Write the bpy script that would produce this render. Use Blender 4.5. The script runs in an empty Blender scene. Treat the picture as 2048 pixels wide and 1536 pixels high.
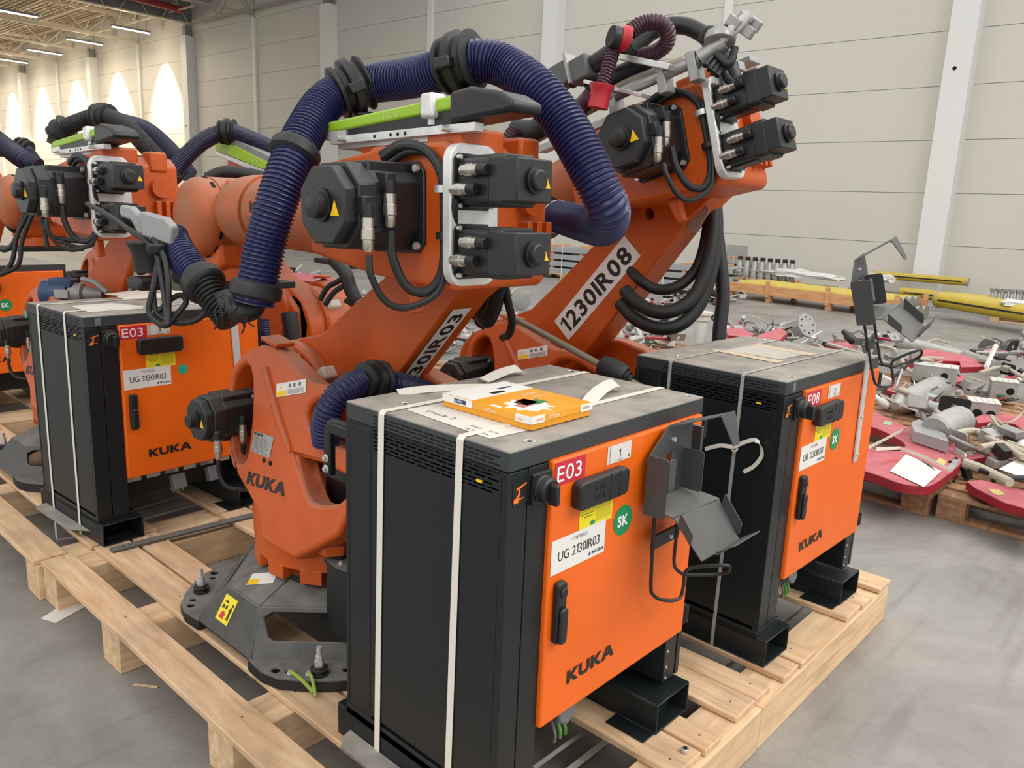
import bpy, bmesh, math, random
import numpy as np
from mathutils import Vector, Matrix
random.seed(7)
PI = math.pi
SC = bpy.context.scene
COL = SC.collection

# ------------------------------------------------------------ camera
CAM = Vector((-1.1427, -1.0274, 1.6119)); FPX = 1580.7
YAW, PIT, ROL = -.8374, .2173, -.0424
def cam_rows():
    cy, sy = math.cos(YAW), math.sin(YAW); cp, sp = math.cos(PIT), math.sin(PIT)
    f = Vector((-sy*cp, cy*cp, -sp)); r = Vector((cy, sy, 0)); d = -r.cross(f)
    cr, sr = math.cos(ROL), math.sin(ROL)
    return cr*r+sr*d, -sr*r+cr*d, f
RX, RD, RF = cam_rows()
cam = bpy.data.objects.new('camera', bpy.data.cameras.new('camera')); COL.objects.link(cam)
cam.matrix_world = Matrix(((RX.x, -RD.x, -RF.x, CAM.x), (RX.y, -RD.y, -RF.y, CAM.y), (RX.z, -RD.z, -RF.z, CAM.z), (0, 0, 0, 1)))
cam.data.sensor_width = 36; cam.data.lens = 36*FPX/2048; cam.data.clip_start = .05; cam.data.clip_end = 300
SC.camera = cam
# survey helpers: where a sight line meets a real plane of the place
def ray(px, py): return RX*((px-1024)/FPX)+RD*((py-768)/FPX)+RF
def ax_(px, py, k, v):
    r = ray(px, py); return CAM+r*((v-CAM[k])/r[k])
def onx(px, py, x): return ax_(px, py, 0, x)
def ony(px, py, y): return ax_(px, py, 1, y)
def onz(px, py, z): return ax_(px, py, 2, z)
def pd(px, py, d): return CAM+ray(px, py)*d

# ------------------------------------------------------------ render look, world, lights
SC.view_settings.view_transform = 'Standard'; SC.view_settings.look = 'None'
SC.view_settings.exposure = 0.0; SC.view_settings.gamma = 1
W = bpy.data.worlds.new('world'); SC.world = W; W.use_nodes = True
W.node_tree.nodes['Background'].inputs[0].default_value = (1.0, .99, .97, 1)
W.node_tree.nodes['Background'].inputs[1].default_value = 1.2
def area(name, loc, size, sy, power, col, tgt=None, spread=PI):
    l = bpy.data.lights.new(name, 'AREA'); l.shape = 'RECTANGLE'; l.size = size; l.size_y = sy
    l.energy = power; l.color = col; l.spread = spread
    o = bpy.data.objects.new(name, l); o.location = loc; COL.objects.link(o)
    if tgt is not None: o.rotation_euler = (Vector(tgt)-Vector(loc)).to_track_quat('-Z', 'Y').to_euler()
    return o
# hall lamps over the near bays (their fittings hang outside the picture, behind and right of the camera)
area('hall_and_fill_lamps', (4.5, -7.0, 8.6), 10, 2, 690, (1, .97, .92), (1.5, .5, 0))
area('hall_and_fill_lamps', (9.0, 3.0, 8.8), 1.2, 7, 200, (1, .97, .92), (6, 3, 0))
area('hall_and_fill_lamps', (3.0, -1.0, 8.8), 1.2, 4, 60, (1, .97, .92), (3.0, 0, 0))
area('hall_and_fill_lamps', (13.0, 12.0, 8.8), 1.2, 9, 150, (1, .97, .92), (13, 12, 0))
area('hall_and_fill_lamps', (14.0, -3.0, 8.8), 1.2, 9, 90, (1, .97, .92), (14, -3, 0))

area('hall_and_fill_lamps', (-7.5, -2.0, 8.4), 1.5, 8, 230, (1, .98, .94), (0, .8, .6))  # added soft fill that brightens the left-facing sides, not a lamp row of the hall

# ------------------------------------------------------------ materials
MATS = {}
def srgb(r, g, b):
    f = lambda c: (c/255/12.92) if c/255 <= .04045 else ((c/255+.055)/1.055)**2.4
    return (f(r), f(g), f(b), 1)
def mat(name, col, rough=.5, metal=0, var=.0, scale=8, dust=0, bump=0, bscale=60, dcol=(150, 138, 122), spec=.5, stretch=None, col2=None, emit=0, alpha=1, coat=0):
    if name in MATS: return MATS[name]
    m = bpy.data.materials.new(name); m.use_nodes = True; nt = m.node_tree; N = nt.nodes; L = nt.links
    b = N['Principled BSDF']; b.inputs['Roughness'].default_value = rough; b.inputs['Metallic'].default_value = metal
    b.inputs['Specular IOR Level'].default_value = spec
    if coat: b.inputs['Coat Weight'].default_value = coat
    c = srgb(*col); cur = None
    if alpha < 1: b.inputs['Alpha'].default_value = alpha
    tc = N.new('ShaderNodeTexCoord'); src = tc.outputs['Object']
    if stretch:
        mp = N.new('ShaderNodeMapping'); mp.inputs['Scale'].default_value = stretch; L.new(src, mp.inputs[0]); src = mp.outputs[0]
    if var or col2:
        n = N.new('ShaderNodeTexNoise'); n.inputs['Scale'].default_value = scale; n.inputs['Detail'].default_value = 7; n.inputs['Roughness'].default_value = .65; L.new(src, n.inputs[0])
        r = N.new('ShaderNodeValToRGB'); r.color_ramp.elements[0].position = .3; r.color_ramp.elements[1].position = .72
        if col2: r.color_ramp.elements[0].color = srgb(*col2); r.color_ramp.elements[1].color = c
        else:
            r.color_ramp.elements[0].color = tuple(x*(1-var) for x in c[:3])+(1,); r.color_ramp.elements[1].color = tuple(min(1, x*(1+var)) for x in c[:3])+(1,)
        L.new(n.outputs[0], r.inputs[0]); cur = r.outputs[0]
    if dust:
        g = N.new('ShaderNodeNewGeometry'); s = N.new('ShaderNodeSeparateXYZ'); L.new(g.outputs['Normal'], s.inputs[0])
        mr = N.new('ShaderNodeMapRange'); mr.inputs[1].default_value = .28; mr.inputs[2].default_value = .95; mr.inputs[3].default_value = 0; mr.inputs[4].default_value = dust; L.new(s.outputs[2], mr.inputs[0])
        n2 = N.new('ShaderNodeTexNoise'); n2.inputs['Scale'].default_value = 11; n2.inputs['Detail'].default_value = 8; L.new(tc.outputs['Object'], n2.inputs[0])
        mr2 = N.new('ShaderNodeMapRange'); mr2.inputs[1].default_value = .3; mr2.inputs[2].default_value = .62; mr2.inputs[3].default_value = .6; mr2.inputs[4].default_value = 1.1; L.new(n2.outputs[0], mr2.inputs[0])
        mu = N.new('ShaderNodeMath'); mu.operation = 'MULTIPLY'; mu.use_clamp = True; L.new(mr.outputs[0], mu.inputs[0]); L.new(mr2.outputs[0], mu.inputs[1])
        mx = N.new('ShaderNodeMix'); mx.data_type = 'RGBA'; L.new(mu.outputs[0], mx.inputs[0])
        if cur: L.new(cur, mx.inputs[6])
        else: mx.inputs[6].default_value = c
        mx.inputs[7].default_value = srgb(*dcol); cur = mx.outputs[2]
        mr3 = N.new('ShaderNodeMapRange'); mr3.inputs[3].default_value = rough; mr3.inputs[4].default_value = .9; L.new(mu.outputs[0], mr3.inputs[0]); L.new(mr3.outputs[0], b.inputs['Roughness'])
    if cur: L.new(cur, b.inputs['Base Color'])
    else: b.inputs['Base Color'].default_value = c
    if bump:
        n3 = N.new('ShaderNodeTexNoise'); n3.inputs['Scale'].default_value = bscale; n3.inputs['Detail'].default_value = 4; L.new(src, n3.inputs[0])
        bp = N.new('ShaderNodeBump'); bp.inputs['Strength'].default_value = bump; bp.inputs['Distance'].default_value = .004; L.new(n3.outputs[0], bp.inputs['Height']); L.new(bp.outputs[0], b.inputs['Normal'])
    if emit:
        b.inputs['Emission Color'].default_value = c; b.inputs['Emission Strength'].default_value = emit
    MATS[name] = m; return m
ORANGE = mat('orange_door_paint', (234, 102, 10), .42, var=.06, scale=4, bump=.05, bscale=900)
CAST = mat('orange_cast_paint', (190, 80, 12), .42, var=.12, scale=5, dust=.75, bump=.12, bscale=160, dcol=(168, 120, 98))
DARK = mat('anthracite_paint', (29, 34, 36), .34, var=.06, scale=5, bump=.05, bscale=900, spec=.32)
LID = mat('dusty_lid_paint', (50, 55, 58), .5, var=.05, scale=5, dust=.97, dcol=(158, 151, 142))
BLACK = mat('black_plastic', (26, 27, 29), .42, var=.1, scale=9, dust=.25, dcol=(90, 88, 84))
MOTOR = mat('black_motor_paint', (33, 34, 36), .4, var=.1, scale=9, dust=.45, dcol=(92, 92, 90))
RUB = mat('black_rubber', (24, 25, 27), .5, dust=.3, dcol=(78, 76, 72))
BASEM = mat('black_cast_iron', (27, 28, 30), .55, var=.2, scale=6, dust=.95, bump=.5, bscale=70, dcol=(122, 120, 115))
BLUE = mat('blue_hose_plastic', (28, 31, 76), .36, dust=.2, dcol=(88, 90, 116))
BLUE2 = mat('dark_blue_hose_plastic', (27, 30, 58), .4, dust=.3, dcol=(96, 96, 106))
MAROON = mat('maroon_hose_plastic', (62, 30, 44), .4, dust=.3, dcol=(120, 100, 105))
RED = mat('red_plastic', (178, 34, 46), .45, dust=.3, dcol=(190, 120, 120))
STEEL = mat('zinc_steel', (205, 205, 203), .3, metal=.5, var=.12, scale=30)
CASTW = mat('worn_orange_cast_paint', (190, 84, 20), .45, scale=7, dust=.7, bump=.15, bscale=120, dcol=(160, 122, 100), col2=(136, 88, 58))
ALU = mat('machined_aluminium', (214, 214, 212), .34, metal=.35, var=.2, scale=14, bump=.1)
DULL = mat('dull_grey_metal', (140, 140, 138), .5, metal=.3, var=.2, scale=12, dust=.3, dcol=(170, 166, 158))
GREEN = mat('lime_green_cover', (150, 190, 40), .45, dust=.4, dcol=(150, 150, 140))
WHITE = mat('white_label', (226, 225, 220), .55, var=.03, scale=20)
PAPER = mat('white_paper', (216, 212, 204), .7, var=.06, scale=14)
STRAP = mat('white_strapping', (222, 218, 206), .6, var=.08, scale=40, stretch=(1, 1, 12))
STRAP2 = mat('grey_strapping', (168, 166, 160), .5, var=.08, scale=40)
NYLON = mat('white_nylon', (212, 204, 190), .5)
YEL = mat('yellow_label', (232, 214, 30), .5)
REDL = mat('red_label', (198, 40, 62), .45)
GRN = mat('green_label', (20, 140, 84), .5)
TEAL = mat('teal_label', (36, 168, 138), .5)
INK = mat('black_ink', (24, 24, 26), .5)
INKG = mat('grey_ink', (110, 108, 106), .6)
INKB = mat('blue_ink', (34, 44, 96), .5)
INKO = mat('orange_ink', (250, 120, 30), .5)
WINK = mat('white_ink', (240, 238, 236), .5)
HOLE = mat('unlit_hollow', (8, 8, 9), .9)
YC = mat('warning_yellow', (246, 196, 20), .5)
PLATE = mat('rating_plate_metal', (165, 163, 160), .4, metal=.4, var=.1, scale=60)
def wood(name, c1, c2, sc=(1, 9, 9)):
    m = bpy.data.materials.new(name); m.use_nodes = True; nt = m.node_tree; N = nt.nodes; L = nt.links; b = N['Principled BSDF']
    b.inputs['Roughness'].default_value = .7; b.inputs['Specular IOR Level'].default_value = .25
    tc = N.new('ShaderNodeTexCoord'); mp = N.new('ShaderNodeMapping'); mp.inputs['Scale'].default_value = sc; L.new(tc.outputs['Object'], mp.inputs[0])
    oi = N.new('ShaderNodeObjectInfo'); ad = N.new('ShaderNodeVectorMath'); ad.operation = 'ADD'; cb = N.new('ShaderNodeCombineXYZ')
    ml = N.new('ShaderNodeMath'); ml.operation = 'MULTIPLY'; ml.inputs[1].default_value = 37; L.new(oi.outputs['Random'], ml.inputs[0])
    for i in range(3): L.new(ml.outputs[0], cb.inputs[i])
    L.new(mp.outputs[0], ad.inputs[0]); L.new(cb.outputs[0], ad.inputs[1])
    n = N.new('ShaderNodeTexNoise'); n.inputs['Scale'].default_value = 3.2; n.inputs['Detail'].default_value = 9; n.inputs['Roughness'].default_value = .6; n.inputs['Distortion'].default_value = .8; L.new(ad.outputs[0], n.inputs[0])
    r = N.new('ShaderNodeValToRGB'); e = r.color_ramp.elements; e[0].position = .32; e[1].position = .66; e[0].color = srgb(*c2); e[1].color = srgb(*c1); L.new(n.outputs[0], r.inputs[0])
    # knots
    v = N.new('ShaderNodeTexVoronoi'); v.inputs['Scale'].default_value = 3.1; mp2 = N.new('ShaderNodeMapping'); mp2.inputs['Scale'].default_value = (sc[0]**.4, sc[1]**.4, sc[2]**.4); L.new(tc.outputs['Object'], mp2.inputs[0])
    ad2 = N.new('ShaderNodeVectorMath'); ad2.operation = 'ADD'; L.new(mp2.outputs[0], ad2.inputs[0]); L.new(cb.outputs[0], ad2.inputs[1]); L.new(ad2.outputs[0], v.inputs[0])
    mr = N.new('ShaderNodeMapRange'); mr.inputs[1].default_value = .03; mr.inputs[2].default_value = .09; mr.inputs[3].default_value = .65; mr.inputs[4].default_value = 0; L.new(v.outputs['Distance'], mr.inputs[0])
    mx = N.new('ShaderNodeMix'); mx.data_type = 'RGBA'; L.new(mr.outputs[0], mx.inputs[0]); L.new(r.outputs[0], mx.inputs[6]); mx.inputs[7].default_value = srgb(128, 84, 56)
    # grey dirt patches
    n2 = N.new('ShaderNodeTexNoise'); n2.inputs['Scale'].default_value = 5; n2.inputs['Detail'].default_value = 8; L.new(ad2.outputs[0], n2.inputs[0])
    mr2 = N.new('ShaderNodeMapRange'); mr2.inputs[1].default_value = .5; mr2.inputs[2].default_value = .72; mr2.inputs[3].default_value = 0; mr2.inputs[4].default_value = .42; L.new(n2.outputs[0], mr2.inputs[0])
    mx2 = N.new('ShaderNodeMix'); mx2.data_type = 'RGBA'; L.new(mr2.outputs[0], mx2.inputs[0]); L.new(mx.outputs[2], mx2.inputs[6]); mx2.inputs[7].default_value = srgb(150, 132, 116)
    L.new(mx2.outputs[2], b.inputs['Base Color'])
    bp = N.new('ShaderNodeBump'); bp.inputs['Strength'].default_value = .25; bp.inputs['Distance'].default_value = .004; L.new(n.outputs[0], bp.inputs['Height']); L.new(bp.outputs[0], b.inputs['Normal'])
    MATS[name] = m; return m
WOODY = wood('pine_along_y', (226, 194, 158), (196, 158, 122), (9, .9, 9))
WOODX = wood('pine_along_x', (228, 198, 160), (200, 164, 126), (.9, 9, 9))
WOODR = wood('orange_pine', (216, 166, 118), (188, 134, 88), (.9, 9, 9))
WOODD = wood('old_brown_wood', (172, 132, 98), (128, 94, 70), (2, 7, 7))

# ------------------------------------------------------------ mesh builder
V3 = Vector
def axes(d):
    d = V3(d).normalized(); a = V3((0, 0, 1)) if abs(d.z) < .9 else V3((1, 0, 0))
    u = d.cross(a).normalized(); return u, d.cross(u).normalized()
def smooth_path(pts, n=8):
    P = [V3(p) for p in pts]; out = []
    for i in range(len(P)-1):
        p0 = P[i-1] if i else P[0]*2-P[1]; p1 = P[i]; p2 = P[i+1]; p3 = P[i+2] if i+2 < len(P) else P[i+1]*2-P[i]
        for k in range(n):
            t = k/n; out.append(.5*((2*p1)+(p2-p0)*t+(2*p0-5*p1+4*p2-p3)*t*t+(3*p1-p0-3*p2+p3)*t*t*t))
    out.append(P[-1]); return out
def resample(P, step):
    L = [0.]
    for a, b in zip(P, P[1:]): L.append(L[-1]+(b-a).length)
    n = max(2, int(L[-1]/step)); out = []; j = 0
    for k in range(n+1):
        s = L[-1]*k/n
        while j < len(P)-2 and L[j+1] < s: j += 1
        t = (s-L[j])/max(1e-9, L[j+1]-L[j]); out.append(P[j].lerp(P[j+1], min(1, t)))
    return out
class MB:
    def __init__(s): s.v = []; s.f = []; s.fl = []
    def add(s, vs, fs, flat=False):
        o = len(s.v); s.v += [tuple(v) for v in vs]; s.f += [tuple(i+o for i in f) for f in fs]; return s
    def box(s, c, d, R=None):
        c = V3(c); h = [x/2 for x in d]; vs = []
        for z in (-1, 1):
            for y in (-1, 1):
                for x in (-1, 1):
                    p = V3((x*h[0], y*h[1], z*h[2])); vs.append(c+(R@p if R else p))
        return s.add(vs, [(0, 2, 3, 1), (4, 5, 7, 6), (0, 1, 5, 4), (2, 6, 7, 3), (0, 4, 6, 2), (1, 3, 7, 5)])
    def bx(s, x0, x1, y0, y1, z0, z1): return s.box(((x0+x1)/2, (y0+y1)/2, (z0+z1)/2), (x1-x0, y1-y0, z1-z0))
    def cyl(s, p0, p1, r0, r1=None, n=20, cap=True, ph=0):
        r1 = r0 if r1 is None else r1; p0 = V3(p0); p1 = V3(p1); u, w = axes(p1-p0)
        vs = [p0+(u*math.cos(ph+2*PI*i/n)+w*math.sin(ph+2*PI*i/n))*r0 for i in range(n)]+[p1+(u*math.cos(ph+2*PI*i/n)+w*math.sin(ph+2*PI*i/n))*r1 for i in range(n)]
        fs = [(i, (i+1) % n, n+(i+1) % n, n+i) for i in range(n)]
        if cap: fs += [tuple(range(n-1, -1, -1)), tuple(range(n, 2*n))]
        return s.add(vs, fs)
    def lathe(s, p0, d, prof, n=24):     # prof: (along, radius)
        p0 = V3(p0); d = V3(d).normalized(); u, w = axes(d); vs = []; fs = []
        for a, r in prof:
            for i in range(n): vs.append(p0+d*a+(u*math.cos(2*PI*i/n)+w*math.sin(2*PI*i/n))*max(r, 1e-4))
        for k in range(len(prof)-1):
            for i in range(n): fs.append((k*n+i, k*n+(i+1) % n, (k+1)*n+(i+1) % n, (k+1)*n+i))
        fs += [tuple(range(n-1, -1, -1)), tuple(range((len(prof)-1)*n, len(prof)*n))]
        return s.add(vs, fs)
    def sweep(s, P, rad, n=10, closed=False):
        m = len(P); vs = []; fs = []; t = (P[1]-P[0]).normalized(); u, w = axes(t)
        for k, p in enumerate(P):
            a = P[max(0, k-1)]; b = P[min(m-1, k+1)]; t2 = (b-a).normalized()
            u = (u-t2*u.dot(t2)).normalized(); w = t2.cross(u); r = rad[k] if isinstance(rad, list) else rad
            for i in range(n): vs.append(p+(u*math.cos(2*PI*i/n)+w*math.sin(2*PI*i/n))*r)
        for k in range(m-1):
            for i in range(n): fs.append((k*n+i, k*n+(i+1) % n, (k+1)*n+(i+1) % n, (k+1)*n+i))
        fs += [tuple(range(n-1, -1, -1)), tuple(range((m-1)*n, m*n))]
        return s.add(vs, fs)
    def tube(s, pts, r, n=10, k=8): return s.sweep(smooth_path(pts, k), r, n)
    def poly(s, pts, r, n=8): return s.sweep([V3(p) for p in pts], r, n)
    def hose(s, pts, r, pitch=.0118, n=18, depth=.006, k=10):
        P = resample(smooth_path(pts, k), pitch/4); rad = [r-(0, .15, 1, .85)[i % 4]*depth for i in range(len(P))]
        return s.sweep(P, rad, n)
    def sheet(s, P0, U, V, out, holes=(), t=.003):   # polygon with holes in the frame (P0,U,V), given thickness
        P0 = V3(P0); U = V3(U); V = V3(V); nrm = U.cross(V).normalized(); bm = bmesh.new()
        for loop in [out]+list(holes):
            vs = [bm.verts.new(P0+U*a+V*b) for a, b in loop]
            for i in range(len(vs)): bm.edges.new((vs[i], vs[(i+1) % len(vs)]))
        if holes: bmesh.ops.triangle_fill(bm, edges=bm.edges[:], use_beauty=True)
        else: bm.faces.new(bm.verts[:])
        bm.normal_update()
        for f in bm.faces:
            if f.normal.dot(nrm) > 0: f.normal_flip()
        r = bmesh.ops.extrude_face_region(bm, geom=bm.faces[:])
        ev = [g for g in r['geom'] if isinstance(g, bmesh.types.BMVert)]
        bmesh.ops.translate(bm, vec=nrm*t, verts=ev)
        bm.verts.index_update(); s.add([v.co for v in bm.verts], [[v.index for v in f.verts] for f in bm.faces]); bm.free(); return s
    def px(s, pts, a, b, holes=()): return s.sheet((a, 0, 0), (0, 1, 0), (0, 0, 1), pts, holes, b-a)     # (y,z) outline, from x=a to b
    def py(s, pts, a, b, holes=()): return s.sheet((0, b, 0), (1, 0, 0), (0, 0, 1), pts, holes, b-a)     # (x,z) outline (normal -y)
    def pz(s, pts, a, b, holes=()): return s.sheet((0, 0, a), (1, 0, 0), (0, 1, 0), pts, holes, b-a)
    def ribbon(s, pts, wid, side, t=.0012):
        side = V3(side).normalized(); P = [V3(p) for p in pts]; vs = []; fs = []; m = len(P)
        for k, p in enumerate(P):
            tg = (P[min(m-1, k+1)]-P[max(0, k-1)]).normalized(); sd = (side-tg*side.dot(tg)).normalized(); nn = tg.cross(sd)*t/2
            for a, b in ((-1, -1), (1, -1), (1, 1), (-1, 1)): vs.append(p+sd*a*wid/2+nn*b)
        for k in range(m-1):
            for i in range(4): fs.append((k*4+i, k*4+(i+1) % 4, k*4+4+(i+1) % 4, k*4+4+i))
        fs += [(3, 2, 1, 0), (m*4-4, m*4-3, m*4-2, m*4-1)]
        return s.add(vs, fs)
    def xf(s, M, i0=0):
        s.v = s.v[:i0]+[tuple(M@V3(v)) for v in s.v[i0:]]; return s
    def obj(s, name, m, parent=None, bevel=0, seg=2, angle=35, smooth=True):
        me = bpy.data.meshes.new(name); me.from_pydata(s.v, [], s.f); bm = bmesh.new(); bm.from_mesh(me)
        bmesh.ops.recalc_face_normals(bm, faces=bm.faces[:]); bm.to_mesh(me); bm.free()
        if smooth:
            me.polygons.foreach_set('use_smooth', [True]*len(me.polygons)); me.set_sharp_from_angle(angle=math.radians(angle))
        me.materials.append(m); o = bpy.data.objects.new(name, me); COL.objects.link(o)
        if parent: o.parent = parent
        if bevel:
            b = o.modifiers.new('bevel', 'BEVEL'); b.width = bevel; b.segments = seg; b.limit_method = 'ANGLE'; b.angle_limit = math.radians(40)
        return o
def tag(o, label, cat=None, group=None, kind=None):
    if label: o['label'] = label
    if cat: o['category'] = cat
    if group: o['group'] = group
    if kind: o['kind'] = kind
    return o
def thing(name, label, cat, loc=(0, 0, 0), rz=0, group=None):
    o = bpy.data.objects.new(name, None); COL.objects.link(o); o.location = loc; o.rotation_euler = (0, 0, rz); o.empty_display_size = .1
    return tag(o, label, cat, group)
def copy_tree(o, parent=None):
    c = o.copy(); COL.objects.link(c)
    if parent: c.parent = parent
    for ch in list(o.children): copy_tree(ch, c)
    return c
def rem(o):
    for ch in list(o.children): rem(ch)
    bpy.data.objects.remove(o)
GLY = {}
def glyph(ch, bold):
    k_ = (ch, bold)
    if k_ not in GLY:
        if ch == '1':
            w_ = .085+bold*1.6; GLY[k_] = ([(.0, .52), (.0, .60), (.10, .64), (.15, .70), (.15+w_, .70), (.15+w_, 0), (.15, 0), (.15, .575), (.09, .54)], [tuple(range(9))], .15+w_)
        else:
            cu = bpy.data.curves.new('t', 'FONT'); cu.body = ch; cu.size = 1; cu.offset = bold; cu.resolution_u = 3
            tmp = bpy.data.objects.new('t', cu); COL.objects.link(tmp); dg = bpy.context.evaluated_depsgraph_get()
            me = bpy.data.meshes.new_from_object(tmp.evaluated_get(dg)); bpy.data.objects.remove(tmp); bpy.data.curves.remove(cu)
            x0 = min([v.co.x for v in me.vertices] or [0]); x1 = max([v.co.x for v in me.vertices] or [.2])
            GLY[k_] = ([(v.co.x-x0, v.co.y) for v in me.vertices], [tuple(p.vertices) for p in me.polygons], x1-x0); bpy.data.meshes.remove(me)
    return GLY[k_]
def text(name, s, P0, U, V, h, m, parent, wide=1., t=.0006, bold=0, label=None, shear=0, fit=None):
    """flat lettering: lower left corner P0, reading along U, up along V, cap height h; fit = total width"""
    vs = []; fs = []; x = 0
    for ch in s:
        if ch == ' ': x += .28; continue
        g, f, w = glyph(ch, bold); o = len(vs); vs += [(a+x, b) for a, b in g]; fs += [tuple(q+o for q in p) for p in f]; x += w+(.03 if ch == 'R' else .09)
    U = V3(U).normalized(); V = V3(V).normalized(); n = U.cross(V); k = h/.70; P0 = V3(P0)
    if fit: wide = fit/(x*k)
    me = bpy.data.meshes.new(name); me.from_pydata([tuple(P0+U*((a+b*shear)*k*wide)+V*(b*k)+n*t) for a, b in vs], [], fs)
    me.materials.append(m); o = bpy.data.objects.new(name, me); COL.objects.link(o)
    o.parent = parent
    if label: o['label'] = label
    return o
LOGO = [  # wide bold block capitals, unit height, advance
 ([(0, 0), (.32, 0), (.32, .40), (.78, 0), (1.22, 0), (.62, .52), (1.18, 1), (.76, 1), (.32, .62), (.32, 1), (0, 1)], 1.25),
 ([(0, 1), (0, .28), (.28, 0), (.92, 0), (1.2, .28), (1.2, 1), (.88, 1), (.88, .34), (.78, .25), (.42, .25), (.32, .34), (.32, 1)], 1.35),
 ([(0, 0), (.32, 0), (.32, .40), (.78, 0), (1.22, 0), (.62, .52), (1.18, 1), (.76, 1), (.32, .62), (.32, 1), (0, 1)], 1.2),
 ([(0, 0), (.36, 0), (.50, .24), (.98, .24), (1.12, 0), (1.48, 0), (.94, 1), (.54, 1)], 1.5)]
def logo(name, P0, U, V, h, m, parent, wide=1., t=.0008):
    U = V3(U).normalized(); V = V3(V).normalized(); mb = MB(); x = 0
    for i, (pts, adv) in enumerate(LOGO):
        mb.sheet(V3(P0)+U*x*h*wide, U*h*wide, V*h, pts, ([[(.62, .45), (.86, .45), (.74, .72)]] if i == 3 else ()), t); x += adv
    return mb.obj(name, m, parent, smooth=False)
def decal(name, P0, U, V, w, h, m, parent, t=.0006, label=None):
    U = V3(U).normalized(); V = V3(V).normalized()
    o = MB().sheet(P0, U, V, [(0, 0), (w, 0), (w, h), (0, h)], (), t).obj(name, m, parent, smooth=False)
    if label: o['label'] = label
    return o
def struct(mb, name, m, parent=None, **k):
    o = mb.obj(name, m, parent, **k)
    if parent is None: o['kind'] = 'structure'
    return o
def circ(cx, cy, r, n=20, ry=None): return [(cx+r*math.cos(2*PI*i/n), cy+(ry or r)*math.sin(2*PI*i/n)) for i in range(n)]
def rrect(x0, x1, y0, y1, r, n=4):
    o = []
    for cx, cy, a in ((x1-r, y0+r, -90), (x1-r, y1-r, 0), (x0+r, y1-r, 90), (x0+r, y0+r, 180)):
        for k in range(n+1):
            t = math.radians(a+90*k/n); o.append((cx+r*math.cos(t), cy+r*math.sin(t)))
    return o
# ============================================================ the hall
WA = math.radians(1); WN = V3((math.cos(WA), math.sin(WA), 0)); WT = V3((-math.sin(WA), math.cos(WA), 0))
W0 = V3((CAM.x, CAM.y, 0))+WN*21
def wp(s, z, off=0): return W0+WT*s+V3((0, 0, z))-WN*off     # along the wall, height, distance in front of it
RW = Matrix((( -WN.x, WT.x, 0), (-WN.y, WT.y, 0), (0, 0, 1)))    # columns: off, along, up
def floor_material():
    m = bpy.data.materials.new('polished_concrete'); m.use_nodes = True; nt = m.node_tree; N = nt.nodes; L = nt.links; b = N['Principled BSDF']
    tc = N.new('ShaderNodeTexCoord'); n = N.new('ShaderNodeTexNoise'); n.inputs['Scale'].default_value = 1.3; n.inputs['Detail'].default_value = 12; n.inputs['Roughness'].default_value = .7; n.inputs['Distortion'].default_value = .6; L.new(tc.outputs['Object'], n.inputs[0])
    r = N.new('ShaderNodeValToRGB'); e = r.color_ramp.elements; e[0].position = .34; e[0].color = srgb(120, 117, 113); e[1].position = .68; e[1].color = srgb(152, 149, 143); L.new(n.outputs[0], r.inputs[0])
    n2 = N.new('ShaderNodeTexNoise'); n2.inputs['Scale'].default_value = 7; n2.inputs['Detail'].default_value = 10; n2.inputs['Distortion'].default_value = 2.2; L.new(tc.outputs['Object'], n2.inputs[0])
    r2 = N.new('ShaderNodeMapRange'); r2.inputs[1].default_value = .49; r2.inputs[2].default_value = .505; r2.inputs[3].default_value = 0; r2.inputs[4].default_value = 1; L.new(n2.outputs[0], r2.inputs[0])
    r3 = N.new('ShaderNodeMapRange'); r3.inputs[1].default_value = .52; r3.inputs[2].default_value = .505; r3.inputs[3].default_value = 0; r3.inputs[4].default_value = .22; L.new(n2.outputs[0], r3.inputs[0])
    mu = N.new('ShaderNodeMath'); mu.operation = 'MULTIPLY'; L.new(r2.outputs[0], mu.inputs[0]); L.new(r3.outputs[0], mu.inputs[1])
    mx = N.new('ShaderNodeMix'); mx.data_type = 'RGBA'; L.new(mu.outputs[0], mx.inputs[0]); L.new(r.outputs[0], mx.inputs[6]); mx.inputs[7].default_value = srgb(96, 93, 91)
    # long tyre and drag marks
    mp = N.new('ShaderNodeMapping'); mp.inputs['Scale'].default_value = (.5, 5, 1); mp.inputs['Rotation'].default_value = (0, 0, .5); L.new(tc.outputs['Object'], mp.inputs[0])
    n4 = N.new('ShaderNodeTexNoise'); n4.inputs['Scale'].default_value = 2.2; n4.inputs['Detail'].default_value = 6; L.new(mp.outputs[0], n4.inputs[0])
    r4 = N.new('ShaderNodeMapRange'); r4.inputs[1].default_value = .56; r4.inputs[2].default_value = .7; r4.inputs[3].default_value = 0; r4.inputs[4].default_value = .5; L.new(n4.outputs[0], r4.inputs[0])
    mx2 = N.new('ShaderNodeMix'); mx2.data_type = 'RGBA'; L.new(r4.outputs[0], mx2.inputs[0]); L.new(mx.outputs[2], mx2.inputs[6]); mx2.inputs[7].default_value = srgb(110, 104, 104)
    L.new(mx2.outputs[2], b.inputs['Base Color']); rr = N.new('ShaderNodeMapRange'); rr.inputs[3].default_value = .32; rr.inputs[4].default_value = .6; L.new(n.outputs[0], rr.inputs[0]); L.new(rr.outputs[0], b.inputs['Roughness'])
    bp = N.new('ShaderNodeBump'); bp.inputs['Strength'].default_value = .15; bp.inputs['Distance'].default_value = .01; L.new(n2.outputs[0], bp.inputs['Height']); L.new(bp.outputs[0], b.inputs['Normal'])
    return m
fl = struct(MB().bx(-25, 24, -25, 150, -.2, 0), 'floor', floor_material())
JOINT = mat('floor_joint', (112, 108, 104), .8)
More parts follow.
